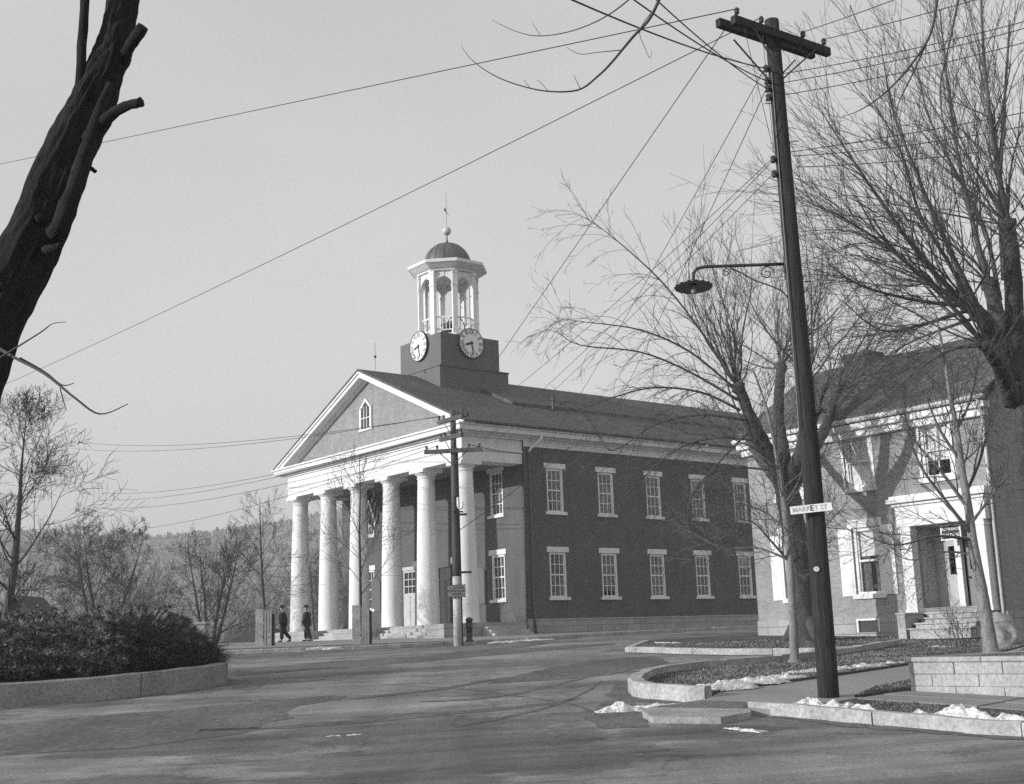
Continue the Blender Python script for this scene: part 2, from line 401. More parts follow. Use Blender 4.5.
# pavement round the courthouse
pl = [Vector((-26, 62, 0)), Vector((-19, 53.5, 0)), Vector((-12.7, 49.6, 0)), Vector((-8.99, 50.1, 0)), Vector((-5.16, 51, 0)), Vector((-2.6, 52.4, 0)), Vector((-.9, 53.8, 0)), Vector((.6, 55.6, 0))] + ABp((-2, -5.6), (8, -5.2), (40, -5.2), (40, 0.3), (-1, .3), (-1, 19), (20, 19), (20, 30))+ [Vector((-40, 95, 0)), Vector((-45, 70, 0))]
kind(sheet('pavement', pl, 'walk', hn, .15, 1.6, .3)[0], 'structure')
kerb('kerb', pl[:12], 'kerb', .2, hn, .17, True, 2.2)
# packed earth strip under the young trees, along the pavement edge
es = [Vector((-24, 61.5, 0)), Vector((-18.6, 54.4, 0)), Vector((-12.6, 50.4, 0)), Vector((-9, 50.9, 0)), Vector((-5.3, 51.8, 0)), Vector((-3, 52.9, 0)), Vector((-3.6, 54, 0)), Vector((-6, 54, 0)), Vector((-9.4, 53.2, 0)), Vector((-12.6, 53.2, 0)), Vector((-18, 57, 0)), Vector((-23, 63, 0))]
kind(sheet('verge', es, 'soil', hn, .156, .8, 0, None, .12)[0], 'structure')

# lawns by the house
L1k = px((626, 652), (680, 654), (735, 655), (812, 654.5), (850, 653), (876, 651.5), (894, 650))
L2k = px((706, 703), (690, 702.5), (665, 700.5), (645, 698.5), (634, 696), (630, 692), (634, 688), (643, 683.5), (660, 679), (700, 674), (740, 671), (792, 666.5), (830, 661), (862, 656), (894, 650))
e2 = px((722, 697), (780, 689), (850, 679), (915, 669))
lawn1 = L1k[:-1] + [L2k[-1]] + ABp((-8.2, -32), (-8.2, -52), (-2, -52), (-4.95, -36), (-4.95, -19.2), (8, -19.2), (8, -17.6), (-9.0, -17.6))
lo1, in1, bb1 = sheet('lawn', lawn1, 'lawn', hl, 0., .7, .3); kind(lo1, 'structure')
lawn2 = L2k + ABp((-8.2, -32), (-8.2, -34.4), (-13, -34.2)) + e2[::-1]
lo2, in2, bb2 = sheet('lawn', lawn2, 'lawn', hl, 0.004, .5, .3); kind(lo2, 'structure')
lawn3 = ABp((-21.9, -36.1), (-20.42, -36.2), (-20.3, -36.5), (-20.3, -54), (-8.2, -54), (-8.2, -35.1), (-13, -34.8), (-16, -34.85), (-18.5, -35.1), (-20.4, -35.45))
lo3, in3, bb3 = sheet('terrace', lawn3, 'lawn', hl, 0.002, .5, .3); kind(lo3, 'structure')
kerb('kerb', [ABp((-9.0, -17.6))[0]] + L1k[:-1] + [L2k[-1]], 'kerb', .22, hl, .03, True, 2.4)
kerb('kerb', L2k, 'kerb', .24, hl, .15, False, 1.6)
# concrete walk up past the lawn, crossing slab at the corner, flag walk, verge and roadside kerb
wk = px((650, 713)) + px((706, 705)) + e2 + ABp((-13, -34.2), (-8.2, -34.4), (-8.2, -35.2), (-13, -34.9), (-16, -34.95), (-18.5, -35.2), (-20.4, -35.55), (-21.9, -36.2), (-24, -36.1))
kind(sheet('walk', wk, 'walk', lambda x, y: max(hl(x, y) - .04, h(x, y) + .09), 0., .6, .2)[0], 'structure')
cs = px((641, 715), (652, 723.5), (720, 724), (750, 719), (747, 708), (700, 706))
kind(sheet('crossing_slab', cs, 'pale', hn, .10, .25, .3, None, .03)[0], 'structure')
fl = ABp((-22.0, -36.05), (-20.45, -35.95), (-20.45, -60), (-22.0, -60))
mbf = MB(); bpos = -36.2; k = 0
while bpos > -58:
    ln = U(1.1, 1.5)
    for (a0, a1) in ((-21.95, -21.22), (-21.19, -20.5)):
        q = [(a0 + U(-.01, .01), bpos), (a1, bpos), (a1, bpos - ln + .03), (a0, bpos - ln + .03)]
        zz = U(-.01, .012); tp = [w_ab(x, y) for x, y in q]
        top = [Vector((p.x, p.y, h(p.x, p.y) + .11 + zz)) for p in tp]
        mbf.prism(top, (0, 0, -.12))
    bpos -= ln
kind(mbf.build('flag_walk', 'flag'), 'structure')
vg = ABp((-23.85, -35.9), (-22.0, -36.1), (-22.0, -60), (-23.85, -60))
lo4, in4, bb4 = sheet('verge', vg, 'lawn', hn, .095, .4, .2); kind(lo4, 'structure')
kerb('kerb', ABp((-24.0, -35.55), (-24.05, -40), (-24.1, -60)), 'kerb', .2, hn, .20, True, 2.3)
# planted island on the left
isl = [Vector(p) for p in ((-19, 24.2, 0), (-15, 25.2, 0), (-12.4, 26.3, 0), (-10.39, 27.24, 0), (-9.11, 28.06, 0), (-8.25, 29.1, 0), (-7.65, 30.2, 0), (-7.45, 31.2, 0), (-7.6, 32.1, 0), (-8.05, 33.2, 0), (-8.8, 34.6, 0), (-9.8, 36, 0), (-11.5, 37.2, 0), (-14, 38, 0), (-19, 38, 0))]
kind(sheet('island_soil', isl, 'soil', hn, .42, .8, .5)[0], 'structure')
kerb('kerb', isl, 'kerbdark', .26, hn, .50, True, 3.4)
# dirt swept against the island, the corner slab and the drive
for nm, q in (('dirt_patch', [(230, 690), (238, 683), (262, 682), (264, 686), (252, 690)]), ('dirt_patch', [(585, 718), (600, 703), (632, 700), (640, 712), (650, 727), (600, 729)]), ('dirt_patch', [(830, 656), (850, 653.6), (884, 651), (880, 653.2), (850, 657)]), ('dirt_patch', [(480, 651), (520, 645), (560, 642), (520, 648)])):
    kind(sheet(nm, px(*q), 'gravel', hn, .006, .35, 0, None, .06)[0], 'structure')

# tar patches and dark wheel tracks worn into the road
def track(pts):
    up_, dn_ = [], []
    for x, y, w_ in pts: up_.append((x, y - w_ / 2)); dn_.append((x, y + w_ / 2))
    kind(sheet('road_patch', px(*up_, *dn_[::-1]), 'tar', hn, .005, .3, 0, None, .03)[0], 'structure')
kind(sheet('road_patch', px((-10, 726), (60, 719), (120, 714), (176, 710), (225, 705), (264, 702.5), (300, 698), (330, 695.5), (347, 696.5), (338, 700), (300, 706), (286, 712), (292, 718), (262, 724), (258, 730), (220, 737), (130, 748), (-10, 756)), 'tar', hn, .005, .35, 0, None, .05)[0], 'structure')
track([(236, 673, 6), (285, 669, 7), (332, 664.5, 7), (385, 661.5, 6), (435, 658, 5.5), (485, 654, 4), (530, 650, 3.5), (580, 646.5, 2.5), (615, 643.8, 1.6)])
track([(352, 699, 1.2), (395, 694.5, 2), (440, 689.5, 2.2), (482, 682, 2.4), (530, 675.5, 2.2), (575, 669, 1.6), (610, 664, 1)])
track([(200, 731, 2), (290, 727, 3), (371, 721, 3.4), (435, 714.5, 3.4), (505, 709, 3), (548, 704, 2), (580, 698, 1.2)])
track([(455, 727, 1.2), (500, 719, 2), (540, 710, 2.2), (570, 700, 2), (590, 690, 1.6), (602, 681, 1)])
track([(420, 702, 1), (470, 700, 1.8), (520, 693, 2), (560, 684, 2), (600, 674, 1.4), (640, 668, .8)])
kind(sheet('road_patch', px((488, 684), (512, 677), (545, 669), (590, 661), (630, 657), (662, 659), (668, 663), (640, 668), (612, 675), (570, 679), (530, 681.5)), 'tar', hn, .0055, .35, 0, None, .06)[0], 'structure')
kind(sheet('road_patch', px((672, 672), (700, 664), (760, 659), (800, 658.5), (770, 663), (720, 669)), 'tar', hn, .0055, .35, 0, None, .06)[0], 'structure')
# tarred seams and gutter dirt
def ribbon(name, pts, m, wd, dz, jit=.5, dense=.35):
    P_ = []
    for i in range(len(pts) - 1):
        k = max(1, int((pts[i + 1] - pts[i]).length / dense))
        for j in range(k): P_.append(pts[i].lerp(pts[i + 1], j / k) + Vector((U(-.06, .06), U(-.06, .06), 0)))
    P_.append(pts[-1]); mb = MB(); n = len(P_)
    for i, p in enumerate(P_):
        d = P_[min(n - 1, i + 1)] - P_[max(0, i - 1)]; nn = Vector((-d.y, d.x, 0)).normalized(); e = min(1, min(i, n - 1 - i) / 3 + .15)
        for s in (-1, 1):
            q = p + nn * s * wd * e * U(1 - jit, 1 + jit); mb.v.append((q.x, q.y, h(q.x, q.y) + dz))
    mb.f = [(2 * i, 2 * i + 1, 2 * i + 3, 2 * i + 2) for i in range(n - 1)]
    return kind(mb.build(name, m), 'structure')
ribbon('road_seam', px((300, 678), (380, 684), (470, 690), (560, 702), (612, 716)), 'tar', .018, .008)
def inset(line, d): 
    r = []
    for i, p in enumerate(line):
        t = Vector(line[min(len(line) - 1, i + 1)]) - Vector(line[max(0, i - 1)]); n_ = Vector((-t.y, t.x, 0)).normalized(); r.append(Vector(p) + n_ * d)
    return r
ribbon('gutter_dirt', inset(L2k[:9], .22), 'gravel', .22, .0065, .6); ribbon('gutter_dirt', inset(L1k[:6], -.2), 'gravel', .16, .0065, .7)
ribbon('gutter_dirt', inset(isl[2:10], -.22), 'gravel', .15, .0065, .8); ribbon('gutter_dirt', inset(ABp((-24.0, -35.6), (-24.05, -40), (-24.1, -46)), -.2), 'gravel', .18, .0065, .7); ribbon('gutter_dirt', inset(pl[1:9], -.2), 'gravel', .2, .0065, .8)
# ------------------------------------------------------------------ wooded hills and the air
def hill_z(x, y):
    t = sstep((y - 380) / 420.)
    ridge = 82 + 9 * math.sin(x * .006 + .6) + 6 * math.sin(x * .017 + 2.) + 10 * (noise.noise(Vector((x * .004, y * .004, 3.))))
    return -3 + t * (ridge + 3)
mb = MB(); gx = list(range(-1400, 1401, 25)); gy = list(range(370, 1301, 25)); n = len(gx)
for y in gy:
    for x in gx:
        mb.v.append((x + U(-6, 6), y + U(-6, 6), hill_z(x, y) + (U(-2.2, 2.2) if y > 420 else 0)))
mb.f = [(j * n + i, j * n + i + 1, (j + 1) * n + i + 1, (j + 1) * n + i) for j in range(len(gy) - 1) for i in range(n - 1)]
kind(mb.build('hill', 'hill', None, True), 'structure')
mb = MB()
for i in range(15000):
    y = 800 + (U(0, 1) ** 1.5) * -360; x = U(-.55, .35) * y + U(-20, 20)
    z = hill_z(x, y); s = U(1.1, 2.6) * (1.7 if random.random() < .12 else 1); wd = s * U(.16, .34)
    n0 = len(mb.v); kk = 5
    for lvl, rr in ((0, .45), (.4, .9), (.75, 1.), (1., .4)):
        for j in range(kk):
            t = 2 * math.pi * j / kk + lvl; rj = wd * rr * U(.6, 1.3)
            mb.v.append((x + rj * math.cos(t), y + rj * math.sin(t), z - 1 + (s + 1) * lvl))
    for l in range(3):
        for j in range(kk):
            mb.f.append((n0 + l * kk + j, n0 + l * kk + (j + 1) % kk, n0 + (l + 1) * kk + (j + 1) % kk, n0 + (l + 1) * kk + j))
fo = mb.build('hillside_wood', 'hill'); kind(fo, 'stuff'); tag(fo, 'hazy woods covering the far hillside beyond the square', 'woods')

hm = bpy.data.materials.new('haze'); hm.use_nodes = True; N, L = hm.node_tree.nodes, hm.node_tree.links
N.remove(N['Principled BSDF']); pv = N.new('ShaderNodeVolumePrincipled')
pv.inputs['Color'].default_value = g4(.93); pv.inputs['Density'].default_value = .0007; pv.inputs['Anisotropy'].default_value = 0.
L.new(pv.outputs[0], N['Material Output'].inputs['Volume'])
mb = MB().box(-1650, 1650, -260, 1750, -5, 112); M['haze'] = hm
hz = mb.build('haze', 'haze'); kind(hz, 'stuff'); tag(hz, 'thin pale winter haze lying over the whole valley', 'haze')
# ------------------------------------------------------------------ shared building pieces
def wall(mb, P, u0, u1, z0, z1, holes, th=.3):
    us = sorted({u0, u1} | {x for q in holes for x in q[:2]}); zs = sorted({z0, z1} | {x for q in holes for x in q[2:]})
    for i in range(len(us) - 1):
        for j in range(len(zs) - 1):
            cu, cz = (us[i] + us[i + 1]) / 2, (zs[j] + zs[j + 1]) / 2
            if any(q[0] < cu < q[1] and q[2] < cz < q[3] for q in holes): continue
            for d in (0, th):
                mb.add([P(us[i], d, zs[j]), P(us[i + 1], d, zs[j]), P(us[i + 1], d, zs[j + 1]), P(us[i], d, zs[j + 1])], [(0, 1, 2, 3)])
    for q in holes + [(u0, u1, z0, z1)]:
        a, b, c, d = q
        for (s, e) in (((a, c), (b, c)), ((b, c), (b, d)), ((b, d), (a, d)), ((a, d), (a, c))):
            mb.add([P(s[0], 0, s[1]), P(e[0], 0, e[1]), P(e[0], th, e[1]), P(s[0], th, s[1])], [(0, 1, 2, 3)])
def window(root, P, uc, z0, z1, wd, cols=3, rows=(2, 2), drape=None, lint=True, name='window', sillz=.16, open_low=0.):
    u0, u1 = uc - wd / 2, uc + wd / 2; mb = MB(); fr = .11
    mb.mbox(P, u0 + .003, u0 + fr, .03, .17, z0 + .003, z1 - .003); mb.mbox(P, u1 - fr, u1 - .003, .03, .17, z0 + .003, z1 - .003)
    mb.mbox(P, u0 + fr, u1 - fr, .03, .17, z1 - fr, z1 - .003); mb.mbox(P, u0 + fr, u1 - fr, .03, .17, z0 + .003, z0 + .07)
    zm = z0 + (z1 - z0) * rows[1] / (rows[0] + rows[1]) if rows[0] + rows[1] else (z0 + z1) / 2
    i0, i1 = u0 + fr, u1 - fr; ga, gb = z0 + .07, z1 - fr
    mb.mbox(P, i0, i1, .07, .13, zm - .035, zm + .035)
    for (za, zb, r, dd) in ((ga, zm - .035, rows[1], .09), (zm + .035, gb, rows[0], .075)):
        mb.mbox(P, i0, i0 + .045, dd, dd + .05, za, zb); mb.mbox(P, i1 - .045, i1, dd, dd + .05, za, zb)
        for c in range(1, cols):
            u = i0 + (i1 - i0) * c / cols; mb.mbox(P, u - .018, u + .018, dd + .002, dd + .04, za, zb)
        for c in range(1, r):
            z = za + (zb - za) * c / r; mb.mbox(P, i0 + .045, i1 - .045, dd + .004, dd + .038, z - .018, z + .018)
    wn = mb.build(name, 'trim', root)
    g = MB(); g.mbox(P, i0, i1, .102, .106, ga + open_low, zm); g.mbox(P, i0, i1, .088, .092, zm, gb); g.build('pane', 'clearglass' if P is PH_ else 'glass', wn)
    s = MB(); s.mbox(P, u0 - .14, u1 + .14, -.1, .12, z0 - sillz, z0 - .002); s.build('sill', 'sill', wn, False, .012)
    if lint:
        s = MB(); s.mbox(P, u0 - .17, u1 + .17, -.05, .1, z1 + .002, z1 + .28); s.build('lintel', 'sill', wn, False, .012)
    if drape == 'curtain' or drape == 'half':
        top = zm + (gb - zm) * U(-.2, .5) if drape == 'half' else gb
        c = MB(); k = 28
        for (a, b) in ((i0, i0 + (i1 - i0) * U(.32, .46)), (i1 - (i1 - i0) * U(.32, .46), i1)):
            vs = []
            for i in range(k + 1):
                u = a + (b - a) * i / k; d = .24 + .03 * math.sin(i * 1.5 + U(-.3, .3)); vs += [P(u, d, ga), P(u, d, top)]
            c.add(vs, [(2 * i, 2 * i + 2, 2 * i + 3, 2 * i + 1) for i in range(k)])
        c.build('curtain', 'curtain', wn)
    elif drape and drape[0] == 'blind':
        c = MB(); c.mbox(P, i0 + .02, i1 - .02, .17, .178, ga + (gb - ga) * drape[1], gb); c.build('blind', 'blind', wn)
    return wn

PH_ = lambda u, d, z: (d, -u, z)
# ------------------------------------------------------------------ the courthouse (local X = away along its side, Y = left along its front)
ch = thing('courthouse', 'two storey brick courthouse with white columned portico and domed clock tower', 'courthouse', O, ROTZ)
W_, LEN, EZ, RZ = 18.36, 27., 10.2, 15.12
PS = lambda u, d, z: (u, d, z)
PF = lambda u, d, z: (d, u, z)
PL = lambda u, d, z: (u, W_ - d, z)
sw = [2.066 + 3.613 * k for k in range(7)]
hs_ = [(u - .57, u + .57, a, b) for u in sw for a, b in ((6.52, 8.79), (2.12, 4.42))]
fwin = [(2.42, 'a'), (15.2, 'b')]
hf = [(u - .57, u + .57, a, b) for u, _ in fwin for a, b in ((6.52, 8.79), (2.12, 4.42))] + [(10.1, 11.5, .93, 4.15), (6.55, 7.95, .93, 4.1)]
mb = MB(); wall(mb, PS, .0, LEN, -.2, EZ, hs_)
wall(mb, PF, .002, W_ - .002, -.2, EZ + .0, hf, .299)
mb.box(.3, LEN, W_ - .3, W_, -.2, EZ); mb.box(LEN - .3, LEN - .001, .3, W_ - .3, -.2, EZ)
mb.prism([(LEN - .3, .3, EZ), (LEN - .3, W_ - .3, EZ), (LEN - .3, W_ / 2, RZ - .45)], (.29, 0, 0))
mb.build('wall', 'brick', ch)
MB().box(-.06, LEN + .06, -.07, -.003, -.3, .97).box(-.07, -.003, -.07, .0, -.3, .968).build('stone_base', 'stonebase', ch, False, .015)
MB().box(-.09, LEN + .09, -.1, -.004, .972, 1.03).build('water_table', 'stone', ch)
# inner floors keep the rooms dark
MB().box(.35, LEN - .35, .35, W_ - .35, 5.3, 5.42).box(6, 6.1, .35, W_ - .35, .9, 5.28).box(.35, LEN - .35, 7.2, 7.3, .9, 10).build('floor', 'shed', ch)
for i, u in enumerate(sw):
    window(ch, PS, u, 6.52, 8.79, 1.14, 3, (2, 2), [None, 'half', None, ('blind', .78), None, None, None][i])
    window(ch, PS, u, 2.12, 4.42, 1.14, 3, (2, 2), ['half', None, 'half', None, ('blind', .72), None, None][i], open_low=.25 if i == 1 else 0.)
for u, k in fwin:
    window(ch, PF, u, 6.52, 8.79, 1.14, 3, (2, 2), 'curtain'); window(ch, PF, u, 2.12, 4.42, 1.14, 3, (2, 2), 'curtain' if k == 'a' else 'half')
# podium, blocks and steps
pod = MB().box(-4.02, -.004, .06, W_ - .06, -.3, .913)
pod = pod.build('podium', 'stonebase', ch, False, .012)
for (b0, b1) in ((13.3, 18.45), (7.0, 10.5), (-.02, 1.5)):
    MB().box(-5.25, -4.024, b0, b1, -.3, .9).build('pedestal_block', 'stonebase', pod, False, .02)
for (b0, b1) in ((10.504, 13.296), (1.504, 6.996)):
    m_ = MB()
    for k in range(4): m_.box(-4.024 - .3 * (k + 1), -4.026 - .3 * k if k else -4.024, b0, b1, -.3, .75 - .16 * k)
    m_.build('step', 'stone', pod, False, .015)
m_ = MB()
for k in range(4): m_.box(-2.9 - .0 * k, -.45, -.05 - .3 * (k + 1), .056 if k == 0 else -.052 - .3 * k, -.3, .72 - .17 * k)
m_.build('step', 'stone', pod, False, .015)
# columns
for k in range(6):
    b = .709 + 3.387 * k; c = (-3.318, b, 0)
    prof = [(.615, .914), (.615, .96), (.60, .975)]
    for i in range(1, 13):
        t = i / 12; prof.append((.60 - .155 * t ** 1.35, .975 + (8.42 - .975) * t))
    co = MB().lathe(prof, 40, c).build('column', 'column', ch, True)
    cap = MB().lathe([(.447, 8.421), (.475, 8.45), (.475, 8.5), (.455, 8.52), (.46, 8.56), (.52, 8.63), (.60, 8.70), (.625, 8.74)], 40, c)
    cap.box(c[0] - .64, c[0] + .64, b - .64, b + .64, 8.742, 8.925); cap.build('capital', 'white', co)
# entablature
x0, x1, y0, y1 = -3.86, -2.78, .10, W_ - .10
e = MB()
def ring(mb, p, z0, z1):
    mb.box(x0 - p, x1, y0 - p, y1 + p, z0, z1)
    mb.box(x1 + .001, -.003, y0 - p, y0 + 1.05, z0, z1); mb.box(x1 + .001, -.003, y1 - 1.05, y1 + p, z0, z1)
ring(e, 0, 8.93, 9.46); ring(e, .035, 9.461, 9.50); ring(e, .09, 9.501, 9.58); ring(e, .01, 9.581, 10.16)
ent = e.build('entablature', 'white', ch, False, .01)
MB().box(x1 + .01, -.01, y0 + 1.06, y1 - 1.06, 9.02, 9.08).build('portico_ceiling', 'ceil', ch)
# cornice: bed mould, corona, gutter, carried down both sides
e = MB()
for p, z0, z1 in ((.10, 10.162, 10.27), (.30, 10.271, 10.36), (.62, 10.361, 10.60), (.72, 10.601, 10.70)):
    e.box(x0 - p, -.02, -p + .0, W_ + p, z0, z1)
    e.box(-.019, LEN + .4, -p, .25, z0 + .0015, z1 - .0015); e.box(-.019, LEN + .4, W_ - .25, W_ + p, z0 + .0015, z1 - .0015)
e.box(.0, LEN, -.05, -.002, 9.85, 10.16)
cor = e.build('cornice', 'white', ch, False, .012)
# pediment
half = W_ / 2 + .85; ZE = 10.72; sl_ = (RZ - ZE) / half
MB().prism([(-3.62, .2, 10.702), (-3.62, W_ - .2, 10.702), (-3.62, W_ / 2, 10.702 + (W_ / 2 - .2) * sl_ - .05)], (.25, 0, 0)).build('tympanum', 'tymp', ch)
rk = MB()
for (t0, t1, xa, xb) in ((-.02, -.13, -4.36, -3.62), (-.132, -.36, -4.28, -3.62), (-.362, -.50, -3.78, -3.62)):
    for s in (0, 1):
        yy = lambda y: y if s == 0 else W_ - y
        za = ZE + max(0, 0) ; ys_ = -.85; cut = 10.703
        pts = []
        def zl(y, t): return ZE + (y + .85) * sl_ + t
        yb = (cut - ZE - t1) / sl_ - .85; ya = max(-.85, (cut - ZE - t0) / sl_ - .85)
        pts = [(xa, yy(ya), max(cut, zl(ya, t0))), (xa, yy(W_ / 2 - .001), zl(W_ / 2, t0)), (xa, yy(W_ / 2 - .001), zl(W_ / 2, t1)), (xa, yy(yb), cut)]
        rk.prism(pts, (xb - xa, 0, 0))
rk.build('raking_cornice', 'white', ch)
# pediment window with pointed head
P0_ = lambda u, d, z: (-3.66 + d, u, z)
pw = MB(); c = W_ / 2 + .3
for (u0, u1, z0, z1) in ((c - .62, c - .46, 11.95, 13.2), (c + .46, c + .62, 11.95, 13.2), (c - .7, c + .7, 11.83, 11.95), (c - .46, c + .46, 12.52, 12.57), (c - .17, c - .13, 11.95, 13.2), (c + .13, c + .17, 11.95, 13.2)): pw.mbox(P0_, u0, u1, -.06, .035, z0, z1)
for s in (-1, 1): pw.prism([(-3.72, c + s * .64, 13.1), (-3.72, c, 13.68), (-3.72, c, 13.5), (-3.72, c + s * .46, 13.08)], (.09, 0, 0))
pw = pw.build('window', 'trim', ch)
MB().prism([(-3.65, c - .46, 11.96), (-3.65, c + .46, 11.96), (-3.65, c + .46, 13.1), (-3.65, c, 13.52), (-3.65, c - .46, 13.1)], (.02, 0, 0)).build('pane', 'metal', pw)
# roof: two slopes, the upper half a shingle course higher
rf = MB()
for s in (0, 1):
    yy = lambda y: y if s == 0 else W_ - y
    def zr(y): return ZE + (y + .85) * sl_
    rf.prism([(-4.38, yy(-.9), zr(-.9)), (-4.38, yy(W_ / 2), zr(W_ / 2)), (-4.38, yy(W_ / 2), zr(W_ / 2) + .12), (-4.38, yy(-.9), zr(-.9) + .1)], (LEN + 4.86, 0, 0))
    rf.prism([(2.5, yy(3.9), zr(3.9) + .10), (2.5, yy(W_ / 2), zr(W_ / 2) + .13), (2.5, yy(W_ / 2), zr(W_ / 2) + .34), (2.5, yy(3.9), zr(3.9) + .30)], (LEN - 2.1, 0, 0))
roof = rf.build('roof', 'roof', ch)
MB().tube([(5.2, 3.6, 12.5), (5.2, 3.6, 13.6)], .09, 8, True).build('vent_pipe', 'metal', roof)
MB().tube([(-3.2, W_ / 2, 15.3), (-3.2, W_ / 2, 16.9)], .014, 6, True).lathe([(.03, 16.0), (.09, 16.08), (.03, 16.16)], 8, (-3.2, W_ / 2, 0)).build('lightning_rod', 'metal', roof)
# downspout at the corner
ds = MB().tube([(.75, -.66, 10.4), (.72, -.6, 10.2), (.35, -.2, 9.75), (.28, -.13, 9.55)], .075, 8, True).build('downspout', 'white', ch, True)
MB().tube([(.28, -.13, 9.55), (.28, -.13, 1.1), (.3, -.17, .3)], .06, 8, True).build('downpipe', 'brick', ds, True)
# doors
dr = MB()
P = PF; u0, u1, z0, z1 = 10.1, 11.5, .93, 4.15
for q in ((u0, u0 + .12, z0, z1), (u1 - .12, u1, z0, z1), (u0 + .12, u1 - .12, z1 - .12, z1), (u0 + .12, u1 - .12, z0, 2.75), (u0 + .12, u1 - .12, 2.751, 2.85)): dr.mbox(P, q[0], q[1], .02, .14, q[2], q[3])
for k in (1, 2):
    u = u0 + .12 + (u1 - u0 - .24) * k / 3; dr.mbox(P, u - .025, u + .025, .04, .11, 2.85, z1 - .12)
    z = 2.85 + (z1 - .12 - 2.85) * k / 3; dr.mbox(P, u0 + .12, u1 - .12, .042, .108, z - .025, z + .025)
dr.mbox(P, (u0 + u1) / 2 - .02, (u0 + u1) / 2 + .02, -.005, .02, z0, 2.75)
dr.mbox(P, u0 - .1, u1 + .1, -.05, .02, z1 + .002, z1 + .2)
dr = dr.build('door', 'doorwhite', ch); g = MB(); g.mbox(P, u0 + .12, u1 - .12, .07, .075, 2.85, z1 - .12); g.build('pane', 'glass', dr)
def archpts(c, hw, zs, n=10): return [(c + hw * math.cos(math.pi * i / n), zs + hw * .75 * math.sin(math.pi * i / n)) for i in range(n + 1)]
ad = MB().mbox(P, 6.55, 7.95, .1, .2, .93, 4.1); ad.mbox(P, 7.23, 7.27, .08, .1, .93, 3.4)
for (a, b) in ((6.7, 7.12), (7.38, 7.8)):
    for (z0, z1) in ((1.1, 2.0), (2.15, 3.3)): ad.mbox(P, a, b, .075, .1, z0, z1)
ad.mbox(P, 6.55, 7.95, .06, .1, 3.4, 3.5)
ad = ad.build('door', 'darkwood', ch); ad['label'] = 'dark panelled door beside the pale glazed one'
pts = archpts(3.97, .5, 3.5)
MB().prism([(-.02, y, z) for y, z in [(3.47, 1.95), (4.47, 1.95)] + pts], (-.05, 0, 0)).build('notice_board', 'tower', ch)
pts = archpts(14.35, .5, 3.5)
MB().prism([(-.02, y, z) for y, z in [(13.85, 1.95), (14.85, 1.95)] + pts], (-.05, 0, 0)).build('notice_board', 'tower', ch)
for y in (8.35, 6.1, 9.75):
    b = MB().box(-.28, -.02, y - .03, y + .03, 4.5, 4.56).build('lantern', 'metal', ch)
    MB().lathe([(.06, 4.18), (.13, 4.24), (.13, 4.5), (.05, 4.6)], 8, (-.3, y, 0)).build('globe', 'signwhite', b)
# clock tower
TC = Vector((2.0, W_ / 2, 0)); tx, ty = TC.x, TC.y
tb = MB().box(tx - 2.42, tx + 2.5, ty - 2.42, ty + 2.42, 12.2, 15.46).box(tx - 2.47, tx + 2.55, ty - 2.47, ty + 2.47, 15.43, 15.5).box(tx - 2.1, tx + 2.1, ty - 2.1, ty + 2.1, 15.501, 17.50).build('tower_block', 'tower', ch)
def clock(P, u, zc):
    R = .90
    d = MB(); ds_ = []; n = 48
    d.add([P(u + R * math.cos(t) * .95, -.13, zc + R * math.sin(t) * .95) for t in [2 * math.pi * i / n for i in range(n)]], [tuple(range(n))])
    ck = d.build('clock', 'signwhite', ch)
    rm = MB(); prof = [(.95, -.13), (.965, -.16), (.985, -.16), (1.0, -.0)]
    vs = [P(u + R * r * math.cos(2 * math.pi * i / n), dd, zc + R * r * math.sin(2 * math.pi * i / n)) for r, dd in prof for i in range(n)]
    rm.add(vs, [(k * n + i, k * n + (i + 1) % n, (k + 1) * n + (i + 1) % n, (k + 1) * n + i) for k in range(3) for i in range(n)]); rm.build('rim', 'darkwood', ck)
    sgn = -1 if P is PF_ else 1
    for i, t in enumerate(['XII', 'I', 'II', 'III', 'IV', 'V', 'VI', 'VII', 'VIII', 'IX', 'X', 'XI']):
        th = R_(90 - 30 * i); rr = R * .74; ca, sa = math.cos(th - math.pi / 2), math.sin(th - math.pi / 2)
        nm = MB(); text_geo(nm, t, .40, lambda x, y, dd: P(u + sgn * (rr * math.cos(th) + (x * .72 * ca - y * sa)), -.134 - dd, zc + rr * math.sin(th) + (x * .72 * sa + y * ca)))
        nm.build('numeral', 'signblack', ck)
    for name, deg, ln, wd in (('hour_hand', 254, .58, .07), ('minute_hand', 168, .80, .045)):
        th = R_(90 - deg); dx, dz = math.cos(th), math.sin(th); q = [(-.14, -wd), (ln * .75, -wd * 1.0), (ln, 0), (ln * .75, wd * 1.0), (-.14, wd)]
        hh = MB(); dd = -.145 if name[0] == 'h' else -.155
        hh.add([P(u + sgn * R * (a * dx - b * dz), dd, zc + R * (a * dz + b * dx)) for a, b in q], [tuple(range(5))]); hh.build(name, 'signblack', ck)
PF_ = lambda u, d, z: (tx - 2.1 + d, u, z)
PS_ = lambda u, d, z: (u, ty - 2.1 + d, z)
clock(PF_, ty, 17.05); clock(PS_, tx, 17.05)
